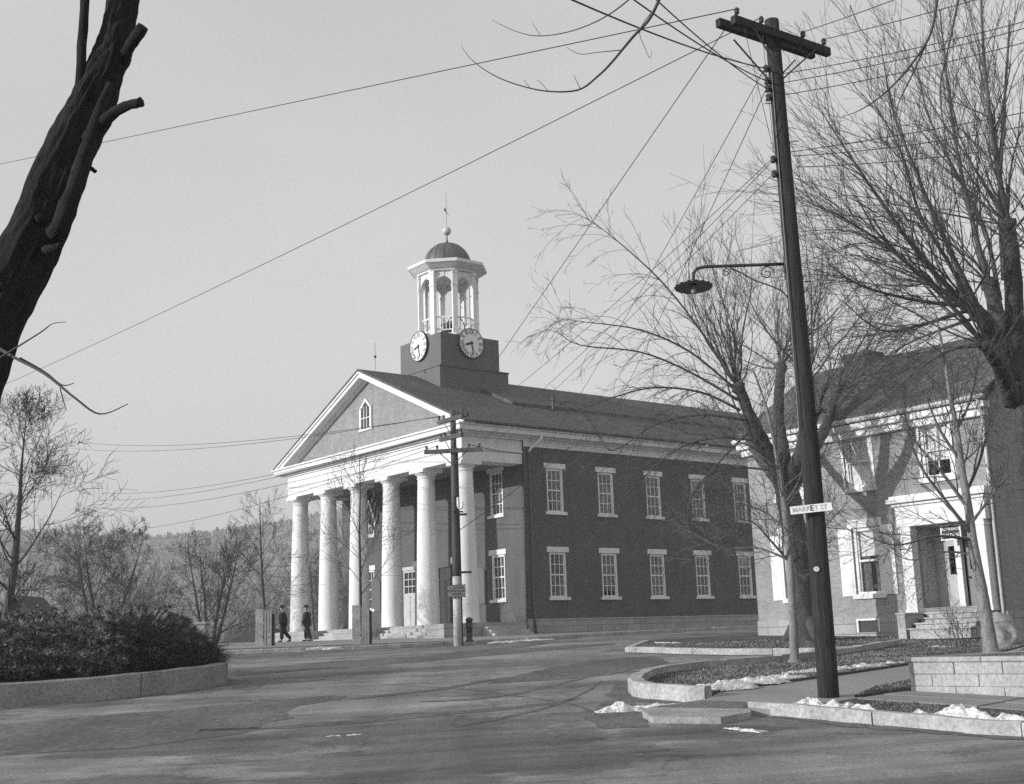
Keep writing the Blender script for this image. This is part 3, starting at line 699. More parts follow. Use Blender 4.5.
# cupola
def octp(r, k, z): t = R_(22.5 + 45 * k); return Vector((tx + r * math.cos(t), ty + r * math.sin(t), z))
o8 = R_(22.5)
cu = MB().lathe([(2.0, 17.50), (2.0, 17.62), (1.9, 17.64), (1.9, 17.72)], 8, (tx, ty, 0), o8).build('cupola', 'white', ch)
RC = 1.78
for k in range(8):
    p = octp(RC, k, 0); q = octp(RC, k + 1, 0); pm = MB(); t = R_(22.5 + 45 * k); c_, s_ = math.cos(t), math.sin(t)
    def pp(r, s, z): return (tx + r * c_ - s * s_, ty + r * s_ + s * c_, z)
    def bx(r0, r1, hw, z0, z1): pm.add([pp(r, s, z) for z in (z0, z1) for r, s in ((r0, -hw), (r1, -hw), (r1, hw), (r0, hw))], [(3, 2, 1, 0), (4, 5, 6, 7), (0, 1, 5, 4), (1, 2, 6, 5), (2, 3, 7, 6), (3, 0, 4, 7)])
    bx(1.56, 1.84, .15, 17.722, 21.54); bx(1.54, 1.87, .18, 17.722, 18.0); bx(1.54, 1.87, .18, 20.62, 20.74); bx(1.54, 1.87, .18, 21.36, 21.538)
    pm.build('post', 'white', cu)
    dv = (q - p); Ls = dv.length; dv.normalize(); nv = Vector((dv.y, -dv.x, 0))
    am = MB(); hw = Ls / 2 - .16; mid = (p + q) / 2 - nv * .03
    def sp(s, d, z): v = mid + dv * s - nv * d; return (v.x, v.y, z)
    n = 12; arc = [(hw * .96 * math.cos(math.pi * i / n), 20.72 + hw * .96 * math.sin(math.pi * i / n)) for i in range(n + 1)]
    for d in (.0, .16):
        for i in range(n):
            am.add([sp(arc[i][0], d, arc[i][1]), sp(arc[i + 1][0], d, arc[i + 1][1]), sp(arc[i + 1][0], d, 21.53), sp(arc[i][0], d, 21.53)], [(0, 1, 2, 3)])
    for i in range(n): am.add([sp(arc[i][0], 0, arc[i][1]), sp(arc[i + 1][0], 0, arc[i + 1][1]), sp(arc[i + 1][0], .16, arc[i + 1][1]), sp(arc[i][0], .16, arc[i][1])], [(0, 1, 2, 3)])
    am.box(*sorted((0, 0)), 0, 0, 0, 0) if False else None
    ks = MB(); 
    am.add([sp(s, d, z) for z in (20.72 + hw * .97, 21.5) for s, d in ((-.06, -.03), (.06, -.03), (.06, .1), (-.06, .1))], [(3, 2, 1, 0), (4, 5, 6, 7), (0, 1, 5, 4), (1, 2, 6, 5), (2, 3, 7, 6), (3, 0, 4, 7)])
    am.build('arch', 'white', cu)
    rl = MB()
    for (z0, z1, e_) in ((18.72, 18.8, .05), (17.95, 18.01, .04)):
        rl.add([sp(s, d, z) for z in (z0, z1) for s, d in ((-hw, .05), (hw, .05), (hw, .05 + e_), (-hw, .05 + e_))], [(3, 2, 1, 0), (4, 5, 6, 7), (0, 1, 5, 4), (1, 2, 6, 5), (2, 3, 7, 6), (3, 0, 4, 7)])
    for i in range(1, 5):
        s = -hw + 2 * hw * i / 5; a_ = sp(s, .07, 18.01); b_ = sp(s, .07, 18.72); rl.tube([a_, b_], .022, 6)
    rl.build('railing', 'white', cu)
MB().lathe([(1.72, 21.541), (1.90, 21.56), (1.93, 21.64), (2.06, 21.70), (2.38, 21.92), (2.44, 21.94), (2.46, 22.10), (2.42, 22.13), (1.45, 22.26), (1.45, 22.3)], 8, (tx, ty, 0), o8).build('crown_cornice', 'white', cu)
dm = MB(); prof = [(1.42 * math.cos(R_(a)), 22.28 + 1.46 * math.sin(R_(a))) for a in range(0, 90, 6)] + [(.04, 23.76)]
dm.lathe(prof, 32, (tx, ty, 0))
for k in range(16):
    t = 2 * math.pi * k / 16; dm.tube([(tx + (r + .01) * math.cos(t), ty + (r + .01) * math.sin(t), z) for r, z in prof[:-1]], .022, 4)
dm.build('dome', 'dome', cu, True)
spn = MB().lathe([(.16, 23.74), (.05, 23.9), (.03, 24.25), (.03, 24.28)], 10, (tx, ty, 0)).tube([(tx, ty, 24.8), (tx, ty, 27.0)], .011, 6, True)
spn.add([(tx - .12, ty + .1, 25.9), (tx + .1, ty - .12, 25.55), (tx + .15, ty - .1, 25.5), (tx + .02, ty + .02, 25.8), (tx - .03, ty + .08, 26.1)], [(0, 1, 2, 3, 4)])
spn.build('weather_vane', 'metal', cu)
MB().lathe([(.27 * math.sin(R_(a)) + .001, 24.54 - .27 * math.cos(R_(a))) for a in range(0, 181, 12)], 20, (tx, ty, 0)).build('ball_finial', 'ball', cu, True)
bl = MB().lathe([(.52, 18.0), (.47, 18.1), (.36, 18.35), (.3, 18.6), (.2, 18.72), (.05, 18.75)], 20, (tx, ty, 0))
bl.tube([(tx + .6 * math.cos(t), ty - .75, 18.4 + .6 * math.sin(t)) for t in [R_(a) for a in range(0, 361, 20)]], .035, 6); bl.box(tx - .05, tx + .05, ty - .8, ty + .8, 18.74, 18.82)
bl.build('bell', 'metal', cu, True)
# the flag hung behind the columns
fg = thing('flag', 'striped flag hanging limp on its staff between the courthouse columns', 'flag', w_ab(-1.2, 12.5, 7.9), ROTZ)
MB().tube([(1.1, 0.0, -1.2), (-.75, .0, 1.5)], .03, 8, True).build('staff', 'darkwood', fg)
m, nt_, N, L, P_ = _nodes('flag_cloth'); uvn = N.new('ShaderNodeTexCoord').outputs['UV']; s = N.new('ShaderNodeSeparateXYZ'); L.new(uvn, s.inputs[0])
st = math_n(N, L, 'FRACT', math_n(N, L, 'MULTIPLY', s.outputs[1], 6.5), 0.); st = math_n(N, L, 'LESS_THAN', st, .5)
ct = math_n(N, L, 'MULTIPLY', math_n(N, L, 'LESS_THAN', s.outputs[0], .4), math_n(N, L, 'GREATER_THAN', s.outputs[1], .46))
vx = math_n(N, L, 'MULTIPLY', math_n(N, L, 'ADD', math_n(N, L, 'MULTIPLY', st, -.62), .75), math_n(N, L, 'ADD', math_n(N, L, 'MULTIPLY', ct, -.85), 1.)); grey(N, L, vx, P_); P_.inputs['Roughness'].default_value = .9
M['flagcloth'] = m
f = MB(); nu, nv = 22, 16; uv = []
for j in range(nv + 1):
    for i in range(nu + 1):
        a, b = i / nu, j / nv     # a along the fly, b up the hoist
        top = Vector((-.75, 0, 1.5)).lerp(Vector((.25, 0, .05)), 1 - b)
        p = top + Vector((.05 * a, .75 * a * .55 + .1 * math.sin(a * 9 + b * 2), -2.0 * a * (.75 + .25 * (1 - b)) * .95)); p.x += .12 * math.sin(a * 7 + b * 5)
        f.v.append(tuple(p)); uv.append((a, b))
f.f = [(j * (nu + 1) + i, j * (nu + 1) + i + 1, (j + 1) * (nu + 1) + i + 1, (j + 1) * (nu + 1) + i) for j in range(nv) for i in range(nu)]
fo = f.build('cloth', 'flagcloth', fg, True); ul = fo.data.uv_layers.new(name='UVMap')
for l in fo.data.loops: ul.data[l.index].uv = uv[l.vertex_index]

# ------------------------------------------------------------------ the brick house (local point: depth, -u, z)
H0 = Vector((8.31, 46., -.17))
ho = thing('brick_house', 'two storey brick house with white shutters, porch and shingled gable roof', 'house', H0, ROTZ)
PH = PH_
HW, HD, HE = 9.75, 8.4, 6.95
whs = [(1.38, 2.42, 1.3, 3.5), (4.40, 5.44, 1.3, 3.5), (1.3, 2.4, 4.85, 6.6), (4.32, 5.42, 4.85, 6.6), (7.35, 8.47, 4.85, 6.6), (1.4, 2.3, .05, .5), (4.28, 5.2, .05, .5), (6.92, 9.10, .72, 3.33)]
mb = MB(); wall(mb, PH, 0, HW, .56, HE, [q for q in whs if q[3] > .6]); wall(mb, lambda u, d, z: (u, -HW + d, z), .3, HD, .56, HE, [(2.2, 3.2, 4.85, 6.6), (5.2, 6.2, 4.85, 6.6), (2.2, 3.2, 1.3, 3.5), (5.2, 6.2, 1.3, 3.5)], .28)
mb.box(.3, HD, -.3, -.002, .56, HE); mb.box(HD - .3, HD - .002, -HW + .28, -.3, .56, HE)
HR = 9.75; hsl = (HR - HE) / (HD / 2)
for y in (-.29, -HW + .01): mb.prism([(.05, y, HE), (HD - .05, y, HE), (HD / 2, y, HR - .05)], (0, .28, 0))
mb.build('wall', 'hbrick', ho)
mb = MB(); wall(mb, lambda u, d, z: (d - .04, -u, z), -.04, HW + .04, -.3, .56, [q if q[3] < .6 else (6.92, 9.1, .5, .56) for q in whs if q[3] < .6], .3)
mb.box(.27, HD, -HW - .04, -HW + .2, -.3, .559); mb.build('foundation', 'stonebase', ho)
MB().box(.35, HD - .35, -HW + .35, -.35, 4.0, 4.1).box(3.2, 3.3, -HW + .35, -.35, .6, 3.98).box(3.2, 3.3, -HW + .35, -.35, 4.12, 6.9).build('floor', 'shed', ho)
for k, (uc, z0, z1, wd, dr_) in enumerate(((1.9, 1.3, 3.5, 1.04, 'curtain'), (4.92, 1.3, 3.5, 1.04, 'curtain'), (1.85, 4.85, 6.6, 1.1, ('blind', .0)), (4.87, 4.85, 6.6, 1.1, ('blind', .0)), (7.91, 4.85, 6.6, 1.12, ('blind', .3)))):
    wn = window(ho, PH, uc, z0, z1, wd, 1 if k < 2 else 2, (1, 1), dr_, k < 2)
    if k < 2:
        b = MB(); b.mbox(PH, uc - wd / 2 + .13, uc + wd / 2 - .13, .17, .178, z1 - .95, z1 - .11); b.build('blind', 'blind', wn)
    if k < 2:
        for s in (-1, 1):
            sh = MB(); a = uc + s * (wd / 2 + .02); b = a + s * .56; u0, u1 = min(a, b), max(a, b)
            sh.mbox(PH, u0, u1, -.05, -.012, z0 - .05, z1 + .02)
            for (za, zb) in ((z0 + .05, z0 + .95), (z0 + 1.05, z1 - .08)): sh.mbox(PH, u0 + .09, u1 - .09, -.062, -.05, za, zb)
            sh.build('shutter', 'shutter', ho, False, .006)
    else:
        fr = MB(); u0, u1 = uc - wd / 2, uc + wd / 2
        for q in ((u0 - .1, u0 - .003, z0, z1 + .12), (u1 + .003, u1 + .1, z0, z1 + .12), (u0, u1, z1 + .003, z1 + .12)): fr.mbox(PH, q[0], q[1], -.03, .06, q[2], q[3])
        fr.build('frame', 'trim', wn)
for (u0, u1) in ((1.4, 2.3), (4.28, 5.2)):
    b = MB()
    for q in ((u0, u0 + .07, .05, .5), (u1 - .07, u1, .05, .5), (u0 + .07, u1 - .07, .43, .5)): b.mbox(PH, q[0], q[1], -.05, .08, q[2] + .003, q[3] - .003)
    b = b.build('basement_window', 'trim', ho); g = MB(); g.mbox(PH, u0 + .07, u1 - .07, .02, .04, .053, .43); g.build('pane', 'shed', b)
MB().box(.3, .34, -5.3, -1.2, .0, .55).build('cellar_back', 'shed', ho)
PE_ = lambda u, d, z: (u, -HW + d, z)
for uc in (2.7, 5.7):
    window(ho, PE_, uc, 4.85, 6.6, 1.0, 2, (1, 1), ('blind', .5)); window(ho, PE_, uc, 1.3, 3.5, 1.0, 2, (1, 1), 'curtain')
# roof, eaves, chimney, downspout
hr = MB()
for s in (0, 1):
    xx = lambda x: x if s == 0 else HD - x
    def zr2(x): return HE + .2 + (x + .42) * hsl * .94
    hr.prism([(xx(-.42), .25, zr2(-.42)), (xx(HD / 2), .25, zr2(HD / 2)), (xx(HD / 2), .25, zr2(HD / 2) + .1), (xx(-.42), .25, zr2(-.42) + .08)], (0, -HW - .5, 0))
hr = hr.build('roof', 'hroof', ho)
chm = MB().box(HD / 2 - .45, HD / 2 + .45, -3.0, -1.9, 8.6, 10.3).box(HD / 2 - .52, HD / 2 + .52, -3.07, -1.83, 10.301, 10.45).build('chimney', 'brick', hr)
MB().box(-.36, -.002, -HW - .2, .2, HE - .18, HE + .02).box(-.2, -.002, -HW - .1, .1, HE - .42, HE - .182).build('cornice', 'trim', ho, False, .02)
MB().tube([(-.42, .28, HE + .13), (-.42, -HW - .28, HE + .13)], .085, 8, True).build('gutter', 'sill', hr, True)
MB().tube([(-.42, -HW - .05, HE + .1), (-.35, -HW - .04, HE - .1), (-.09, -HW + .04, HE - .45), (-.09, -HW + .06, .25)], .05, 8, True).build('downspout', 'white', ho, True)
# porch
po = MB(); po.mbox(PH, 6.42, 9.62, -.38, -.003, 3.34, 4.0); po.mbox(PH, 6.36, 9.68, -.46, -.003, 4.002, 4.1); po.mbox(PH, 6.24, 9.8, -.60, -.003, 4.102, 4.24); po.mbox(PH, 6.3, 9.74, -.5, -.003, 4.242, 4.34)
po = po.build('porch', 'white', ho, False, .01)
for (a, b) in ((6.5, 6.9), (9.12, 9.52)):
    q = MB(); q.mbox(PH, a, b, -.36, -.003, .60, 3.338); q.mbox(PH, a - .03, b + .03, -.39, -.002, 3.16, 3.24); q.mbox(PH, a - .03, b + .03, -.39, -.002, .58, .72); q.build('pilaster', 'white', po, False, .01)
q = MB(); q.mbox(PH, 6.86, 6.918, .0, .95, .75, 3.32); q.mbox(PH, 9.102, 9.16, .0, .95, .75, 3.32)
for (d0, d1) in ((.1, .42), (.52, .80)): q.mbox(PH, 6.918, 6.93, d0, d1, .9, 3.1)
q.build('side_panel', 'panelgrey', po)
q = MB(); q.mbox(PH, 6.918, 9.1, 0., .95, 3.32, 3.36); q.build('ceiling', 'panelgrey', po); q = MB(); q.mbox(PH, 6.86, 9.16, -.32, .95, .6, .748); q.build('floor', 'flag', po)
q = MB(); q.mbox(PH, 6.92, 7.43, .85, .95, .75, 3.32); q.mbox(PH, 7.72, 7.80, .85, .95, .75, 3.32); q.mbox(PH, 7.43, 7.72, .85, .95, .75, 1.78); q.mbox(PH, 7.43, 7.72, .85, .95, 2.68, 3.32)
q.mbox(PH, 9.0, 9.1, .85, .95, .75, 3.32); q.mbox(PH, 8.0, 9.0, .85, .95, 2.87, 3.32); q.mbox(PH, 7.48, 7.68, .835, .85, .95, 1.6); q.mbox(PH, 7.02, 7.34, .835, .85, .95, 3.0); q.build('back_panel', 'panelgrey', po)
q = MB(); q.mbox(PH, 7.43, 7.72, .89, .9, 1.78, 2.68); q.build('sidelight', 'glass', po)
q = MB(); q.mbox(PH, 7.78, 7.98, .66, .846, .75, 2.95); q.mbox(PH, 7.98, 9.1, .70, .846, 2.84, 2.95); q.build('door_frame', 'white', po)
q = MB(); q.mbox(PH, 8.02, 8.99, .88, .93, .76, 1.9); q.mbox(PH, 8.02, 8.14, .88, .93, 1.9, 2.83); q.mbox(PH, 8.87, 8.99, .88, .93, 1.9, 2.83); q.mbox(PH, 8.14, 8.87, .88, .93, 2.72, 2.83)
for (a, b) in ((8.12, 8.45), (8.56, 8.9)):
    for (z0, z1) in ((.86, 1.25), (1.35, 1.82)): q.mbox(PH, a, b, .865, .88, z0, z1)
q = q.build('door', 'door', ho); g = MB(); g.mbox(PH, 8.14, 8.87, .9, .905, 1.9, 2.72); g.build('pane', 'glass', q); MB().lathe([(.02, 0), (.045, .02), (.045, .05), (.01, .07)], 8, (.84, -8.12, 1.62)).build('handle', 'metal', q)
for k in range(4):
    q = MB(); q.mbox(PH, 7.36 - .0 * k, 9.45, -.34 - .32 * (k + 1) + .05, -.322 - .32 * k, -.2, .545 - .155 * k); q.mbox(PH, 7.30, 9.5, -.34 - .32 * (k + 1), -.324 - .32 * k, .548 - .155 * k, .602 - .155 * k); q.build('step', 'kerb', po, False, .012)
q = MB(); q.mbox(PH, 6.98, 7.27, -1.62, -.40, -.2, .55); q.mbox(PH, 6.95, 7.30, -1.65, -.39, .551, .61); q.build('newel_block', 'kerb', po, False, .01)
sg = thing('hanging_sign', 'small black sign with white border and lettering hanging in the porch', 'sign', H0 + A * .1 - B * 8.08 + Vector((0, 0, 3.06)), ROTZ)
PG = lambda u, d, z: (d, -u, z)
b = MB(); b.mbox(PG, -.34, .34, -.02, .02, -.22, .22); b.build('board', 'signblack', sg)
b = MB()
for q in ((-.36, -.32, -.24, .24), (.32, .36, -.24, .24), (-.32, .32, .2, .24), (-.32, .32, -.24, -.2)): b.mbox(PG, q[0], q[1], -.03, .03, q[2], q[3])
b.build('border', 'signwhite', sg)
b = MB(); text_geo(b, 'INSURANCE', .12, lambda x, y, d: PG(x, -.022 - d, y + .1)); text_geo(b, 'BUILDING', .135, lambda x, y, d: PG(x, -.022 - d, y - .09)); b.build('lettering', 'signwhite', sg)
MB().tube([(0, .25, .23), (0, .25, .26)], .012, 6).tube([(0, -.25, .23), (0, -.25, .26)], .012, 6).build('hanger', 'metal', sg)
# ------------------------------------------------------------------ trees
def rdir(d, ang):
    """a direction at the angle ang from d, at random round it"""
    d = d.normalized(); x = d.orthogonal().normalized(); y = d.cross(x); t = U(0, 2 * math.pi)
    return (d * math.cos(ang) + (x * math.cos(t) + y * math.sin(t)) * math.sin(ang)).normalized()
def grow(mb, p, d, ln, r, lvl, nch, up=.06, wob=.12, rmin=.006, ang=(28, 55), ratio=(.42, .66), t0=.25, seg=None):
    seg = seg or max(3, int(4 + lvl)); pts = [p.copy()]; rad = [r]; dd = d.normalized(); dirs = [dd]
    for i in range(seg):
        dd = (dd + Vector((U(-wob, wob), U(-wob, wob), U(-wob, wob) + up))).normalized()
        pts.append(pts[-1] + dd * (ln / seg)); rad.append(max(rmin, r + (rmin - r) * ((i + 1) / seg) ** .9)); dirs.append(dd)
    mb.tube(pts, rad, 6 if r > .08 else (4 if r > .025 else 3))
    if lvl <= 0: return
    k = nch[lvl - 1]
    for i in range(k):
        t = t0 + (1 - t0) * (i + U(.1, .9)) / k; f = t * seg; j = min(seg - 1, int(f)); q = pts[j].lerp(pts[j + 1], f - j)
        grow(mb, q, rdir(dirs[j], R_(U(*ang))), ln * U(*ratio) * (1.15 - .45 * t), max(rmin, rad[j] * U(.45, .68)), lvl - 1, nch, up, wob, rmin, ang, ratio, .2)
def limb(mb, pxs, n=7, rough=.08):
    """a limb through points given as (pixel x, pixel y, distance, radius)"""
    pts = [at(q[0], q[1], q[2]) for q in pxs]; rr = [q[3] for q in pxs]; P2 = []; R2 = []
    for i in range(len(pts) - 1):
        a, b = pts[i], pts[i + 1]; pa = pts[max(0, i - 1)]; pb = pts[min(len(pts) - 1, i + 2)]
        for j in range(5):
            t = j / 5
            v = .5 * ((2 * a) + (b - pa) * t + (2 * pa - 5 * a + 4 * b - pb) * t * t + (3 * a - pa - 3 * b + pb) * t ** 3)
            P2.append(v); R2.append(rr[i] + (rr[i + 1] - rr[i]) * t)
    P2.append(pts[-1]); R2.append(rr[-1]); mb.tube(P2, R2, n, True, rough); return P2, R2
def knob(mb, p, r):
    n = len(mb.v); bm = bmesh.new(); bmesh.ops.create_icosphere(bm, subdivisions=2, radius=r)
    vs = [tuple(p + v.co * (1 + .35 * noise.noise(v.co * (2.5 / r) + p))) for v in bm.verts]; fs = [tuple(v.index for v in f.verts) for f in bm.faces]; bm.free(); mb.add(vs, fs)
def whip(mb, p, d, ln, r, droop, ntw, rm=.007):
    seg = 9; pts = [p.copy()]; rad = [r]; dd = d.normalized(); dirs = [dd]
    for i in range(seg):
        hz_ = math.hypot(dd.x, dd.y)
        dd = (dd + Vector((U(-.17, .17), U(-.17, .17), U(-.14, .14) - droop * hz_ + .10 * (1 - hz_)))).normalized()
        pts.append(pts[-1] + dd * ln / seg); rad.append(r + (rm - r) * (i + 1) / seg); dirs.append(dd)
    mb.tube(pts, rad, 4 if r > .03 else 3)
    for i in range(ntw):
        f = U(1.2, seg - .2); j = min(seg - 1, int(f)); q = pts[j].lerp(pts[j + 1], f - j)
        d2 = rdir(dirs[j], R_(U(20, 42))); l2 = ln * U(.10, .30); k = 4; tp = [q]; d2 = (d2 + Vector((0, 0, .15))).normalized()
        for s in range(k):
            d2 = (d2 + Vector((U(-.12, .12), U(-.12, .12), U(-.06, .1) - droop * .6 * math.hypot(d2.x, d2.y)))).normalized(); tp.append(tp[-1] + d2 * l2 / k)
        mb.tube(tp, [rad[j] * .55, rad[j] * .5, rm, rm, rm * .8], 3)
        if random.random() < .55:
            s = random.choice((1, 2, 3)); d3 = rdir(tp[s] - tp[s - 1], R_(U(25, 45))); l3 = l2 * U(.3, .6)
            mb.tube([tp[s], tp[s] + d3 * l3 * .5, tp[s] + d3 * l3 + Vector((U(-.05, .05), U(-.05, .05), U(-.06, .05)))], [rm, rm, rm * .7], 3)
def tree_thing(name, label, base, group=None): return thing(name, label, 'tree', base, 0., group)
def fin(mb, name, m, root, smooth=True):
    """links a mesh made in world space under its tree"""
    b = Vector(root.location); mb.v = [(v[0] - b.x, v[1] - b.y, v[2] - b.z) for v in mb.v]
    return mb.build(name, m, root, smooth)

def head_growth(cr, p, r, aim, nb, nw, spread, lens, droop, zmin):
    for i in range(nb):
        dd = rdir(aim, R_(abs(random.gauss(0, spread)))); dd.z = max(dd.z, zmin)
        L_ = U(*lens) * U(.35, .6); k = 6; pts = [p + dd * r * .5]; rb = U(.020, .042); rad = [rb]; d = dd.normalized(); ds_ = [d]
        for s in range(k):
            d = (d + Vector((U(-.24, .24), U(-.24, .24), U(-.12, .22)))).normalized(); pts.append(pts[-1] + d * L_ / k); rad.append(rb * (1 - .55 * (s + 1) / k)); ds_.append(d)
        cr.tube(pts, rad, 5, False, .06)
        for j in range(nw):
            s = min(k, 1 + int(U(0, 1) ** .7 * k)) if j else k
            d2 = rdir(ds_[s], R_(U(8, 48))) if j else ds_[s]
            whip(cr, pts[s], d2, U(*lens) * U(.3, .62), max(.009, rad[s] * U(.4, .75)), U(*droop), 9, .0045)
# the big pollarded tree in front of the brick house
Y1 = 40.6; base = gnd(806, 642, hl)
T = tree_thing('pollarded_tree', 'large pollarded tree with long bare whips behind the leaning utility pole', base)
tk = MB(); cr = MB()
b_ = at(806, 642, Y1); b_.z = hl(b_.x, b_.y) - .1
limb(tk, [(807, 650, Y1, 0.714), (806, 636, Y1, 0.521), (802, 600, Y1, 0.420), (797, 550, Y1, 0.386), (789, 500, Y1, 0.403), (786, 478, Y1, 0.353)], 14, .06)
for k in range(5):
    t = U(0, 6.28); q = b_ + Vector((math.cos(t) * 1.05, math.sin(t) * 1.05, -.05)); tk.tube([b_ + Vector((math.cos(t) * .3, math.sin(t) * .3, .75)), b_ + Vector((math.cos(t) * .62, math.sin(t) * .62, .25)), q], [.22, .2, .06], 7, True, .1)
heads = []
for pts in ([(787, 500, Y1, 0.302), (772, 460, Y1 - .3, 0.252), (754, 425, Y1 - .8, 0.202), (739, 388, Y1 - 1.2, 0.168)],
            [(786, 490, Y1, 0.286), (783, 450, Y1 + .2, 0.218), (778, 415, Y1 + .8, 0.185), (781, 368, Y1 + 1.4, 0.168)],
            [(786, 490, Y1, 0.302), (800, 455, Y1 - .5, 0.235), (806, 420, Y1 - 1.2, 0.185), (808, 382, Y1 - 1.6, 0.160)],
            [(790, 488, Y1, 0.269), (812, 452, Y1 + .6, 0.202), (828, 422, Y1 + 1.2, 0.168), (836, 392, Y1 + 1.6, 0.143)],
            [(778, 480, Y1, 0.218), (760, 458, Y1 + 1, 0.168), (748, 436, Y1 + 1.8, 0.134)],
            [(795, 470, Y1, 0.202), (806, 440, Y1 + 1.4, 0.151), (818, 410, Y1 + 2.0, 0.118)]):
    P2, R2 = limb(tk, pts, 9, .12); heads.append((P2[-1], R2[-1], (P2[-1] - P2[-5]).normalized())); knob(tk, P2[-1], R2[-1] * 1.35)
ctr = at(788, 430, Y1)
for (p, r, d) in heads:
    o_ = (p - ctr); o_.z = abs(o_.z) * .5 + .6; o_.normalize()
    aim = (d * .4 + o_ * .6 + Vector((0, 0, .6))).normalized()
    head_growth(cr, p, r, aim, 13 if r > .165 else 7, 5, 36, (4.6, 8.6), (.0, .09), -.05)
    for i in range(8):
        dd = rdir(aim, R_(U(10, 75))); dd.z = max(dd.z, -.1); whip(cr, p + dd * r * .6, dd, U(1.5, 4.5), U(.010, .022), U(.03, .12), 9, .0045)
# the long low arms on the left that reach in front of the courthouse
for pts in ([(738, 392, 39.4, 0.0527), (690, 352, 39.0, 0.0372), (640, 330, 38.5, 0.0279), (585, 322, 38, 0.0124), (556, 318, 38, 0.0074)],
            [(738, 400, 39.4, 0.0527), (690, 372, 39, 0.0372), (640, 352, 38.6, 0.0279), (580, 345, 38, 0.0186), (556, 330, 38, 0.0074)],
            [(740, 410, 39.6, 0.0496), (700, 392, 39, 0.0372), (650, 388, 38.6, 0.0279), (600, 402, 38.2, 0.0186), (572, 412, 38, 0.0074)],
            [(745, 420, 39.6, 0.0496), (700, 415, 39.2, 0.0341), (655, 425, 38.8, 0.0279), (615, 450, 38.4, 0.0186), (600, 440, 38.4, 0.0074)],
            [(752, 440, 39.8, 0.0434), (715, 438, 39.4, 0.0310), (680, 448, 39, 0.0248), (650, 470, 38.8, 0.0124), (640, 492, 38.8, 0.0062)],
            [(770, 470, 40, 0.0372), (735, 468, 39.6, 0.0248), (705, 478, 39.2, 0.0186), (690, 500, 39, 0.0093), (686, 520, 39, 0.0062)],
            [(750, 430, 39.6, 0.0434), (712, 470, 39, 0.0279), (690, 500, 39, 0.0186), (700, 530, 39, 0.0124), (735, 545, 39, 0.0062)],
            [(740, 390, 39.4, 0.0558), (700, 330, 39, 0.0372), (660, 280, 38.6, 0.0279), (610, 235, 38.2, 0.0155), (580, 215, 38, 0.0062)],
            [(822, 412, 42.4, 0.0434), (852, 390, 41, 0.0310), (885, 330, 37.6, 0.0186), (900, 290, 37.4, 0.0074)],
            [(836, 392, 42, 0.0496), (865, 350, 42, 0.0310), (890, 310, 42, 0.0186), (905, 270, 42, 0.0074)]):
    P2, R2 = limb(cr, pts, 5, .05)
    for i in range(4, len(P2) - 1):
        for k in range(2):
            if random.random() < .85:
                d = (P2[i + 1] - P2[i]).normalized(); dd = rdir(d, R_(U(20, 55))); dd.z += .12
                whip(cr, P2[i], dd, U(.9, 2.8), max(.008, R2[i] * .4), U(.06, .22), 6, .0045)
fin(tk, 'trunk', 'bark', T); fin(cr, 'crown', 'twig', T)

# the great tree at the right edge
Y2 = 31.; bx_ = at(1054, 640, Y2); bx_.z = hl(bx_.x, bx_.y)
T = tree_thing('pollarded_tree', 'huge old pollarded tree at the right edge with whips spreading over the house', bx_)
tk = MB(); cr = MB()
limb(tk, [(1058, 660, Y2, 0.541), (1052, 620, Y2, 0.361), (1042, 540, Y2, 0.312), (1032, 460, Y2, 0.287), (1023, 400, Y2, 0.279), (1014, 370, Y2, 0.271)], 14, .06)
heads = []
for pts in ([(1008, 385, Y2, 0.295), (998, 345, Y2 - .3, 0.246), (982, 318, Y2 - .8, 0.205), (968, 306, Y2 - 1., 0.164)],
            [(1008, 380, Y2, 0.279), (1000, 330, Y2 + .4, 0.230), (990, 285, Y2 + .8, 0.180)],
            [(1012, 380, Y2, 0.295), (1014, 320, Y2 - .5, 0.246), (1012, 262, Y2 - 1., 0.197), (1008, 225, Y2 - 1.3, 0.164)],
            [(1014, 390, Y2, 0.279), (1036, 330, Y2, 0.230), (1060, 280, Y2, 0.180)],
            [(1012, 400, Y2, 0.246), (1002, 372, Y2 - 1.2, 0.180), (985, 345, Y2 - 2.2, 0.131)]):
    P2, R2 = limb(tk, pts, 10, .12); heads.append((P2[-1], R2[-1], (P2[-1] - P2[-5]).normalized())); knob(tk, P2[-1], R2[-1] * 1.3)
for (p, r, d) in heads:
    aim = (d * .35 + Vector((-.5, -.1, .9))).normalized()
    head_growth(cr, p, r, aim, 9, 5, 40, (5., 9.5), (-.02, .06), .05)
    for i in range(6):
        dd = rdir(aim, R_(U(10, 75))); dd.z = max(dd.z, 0); whip(cr, p + dd * r * .6, dd, U(1.5, 4.5), U(.010, .024), U(.0, .1), 9, .0045)
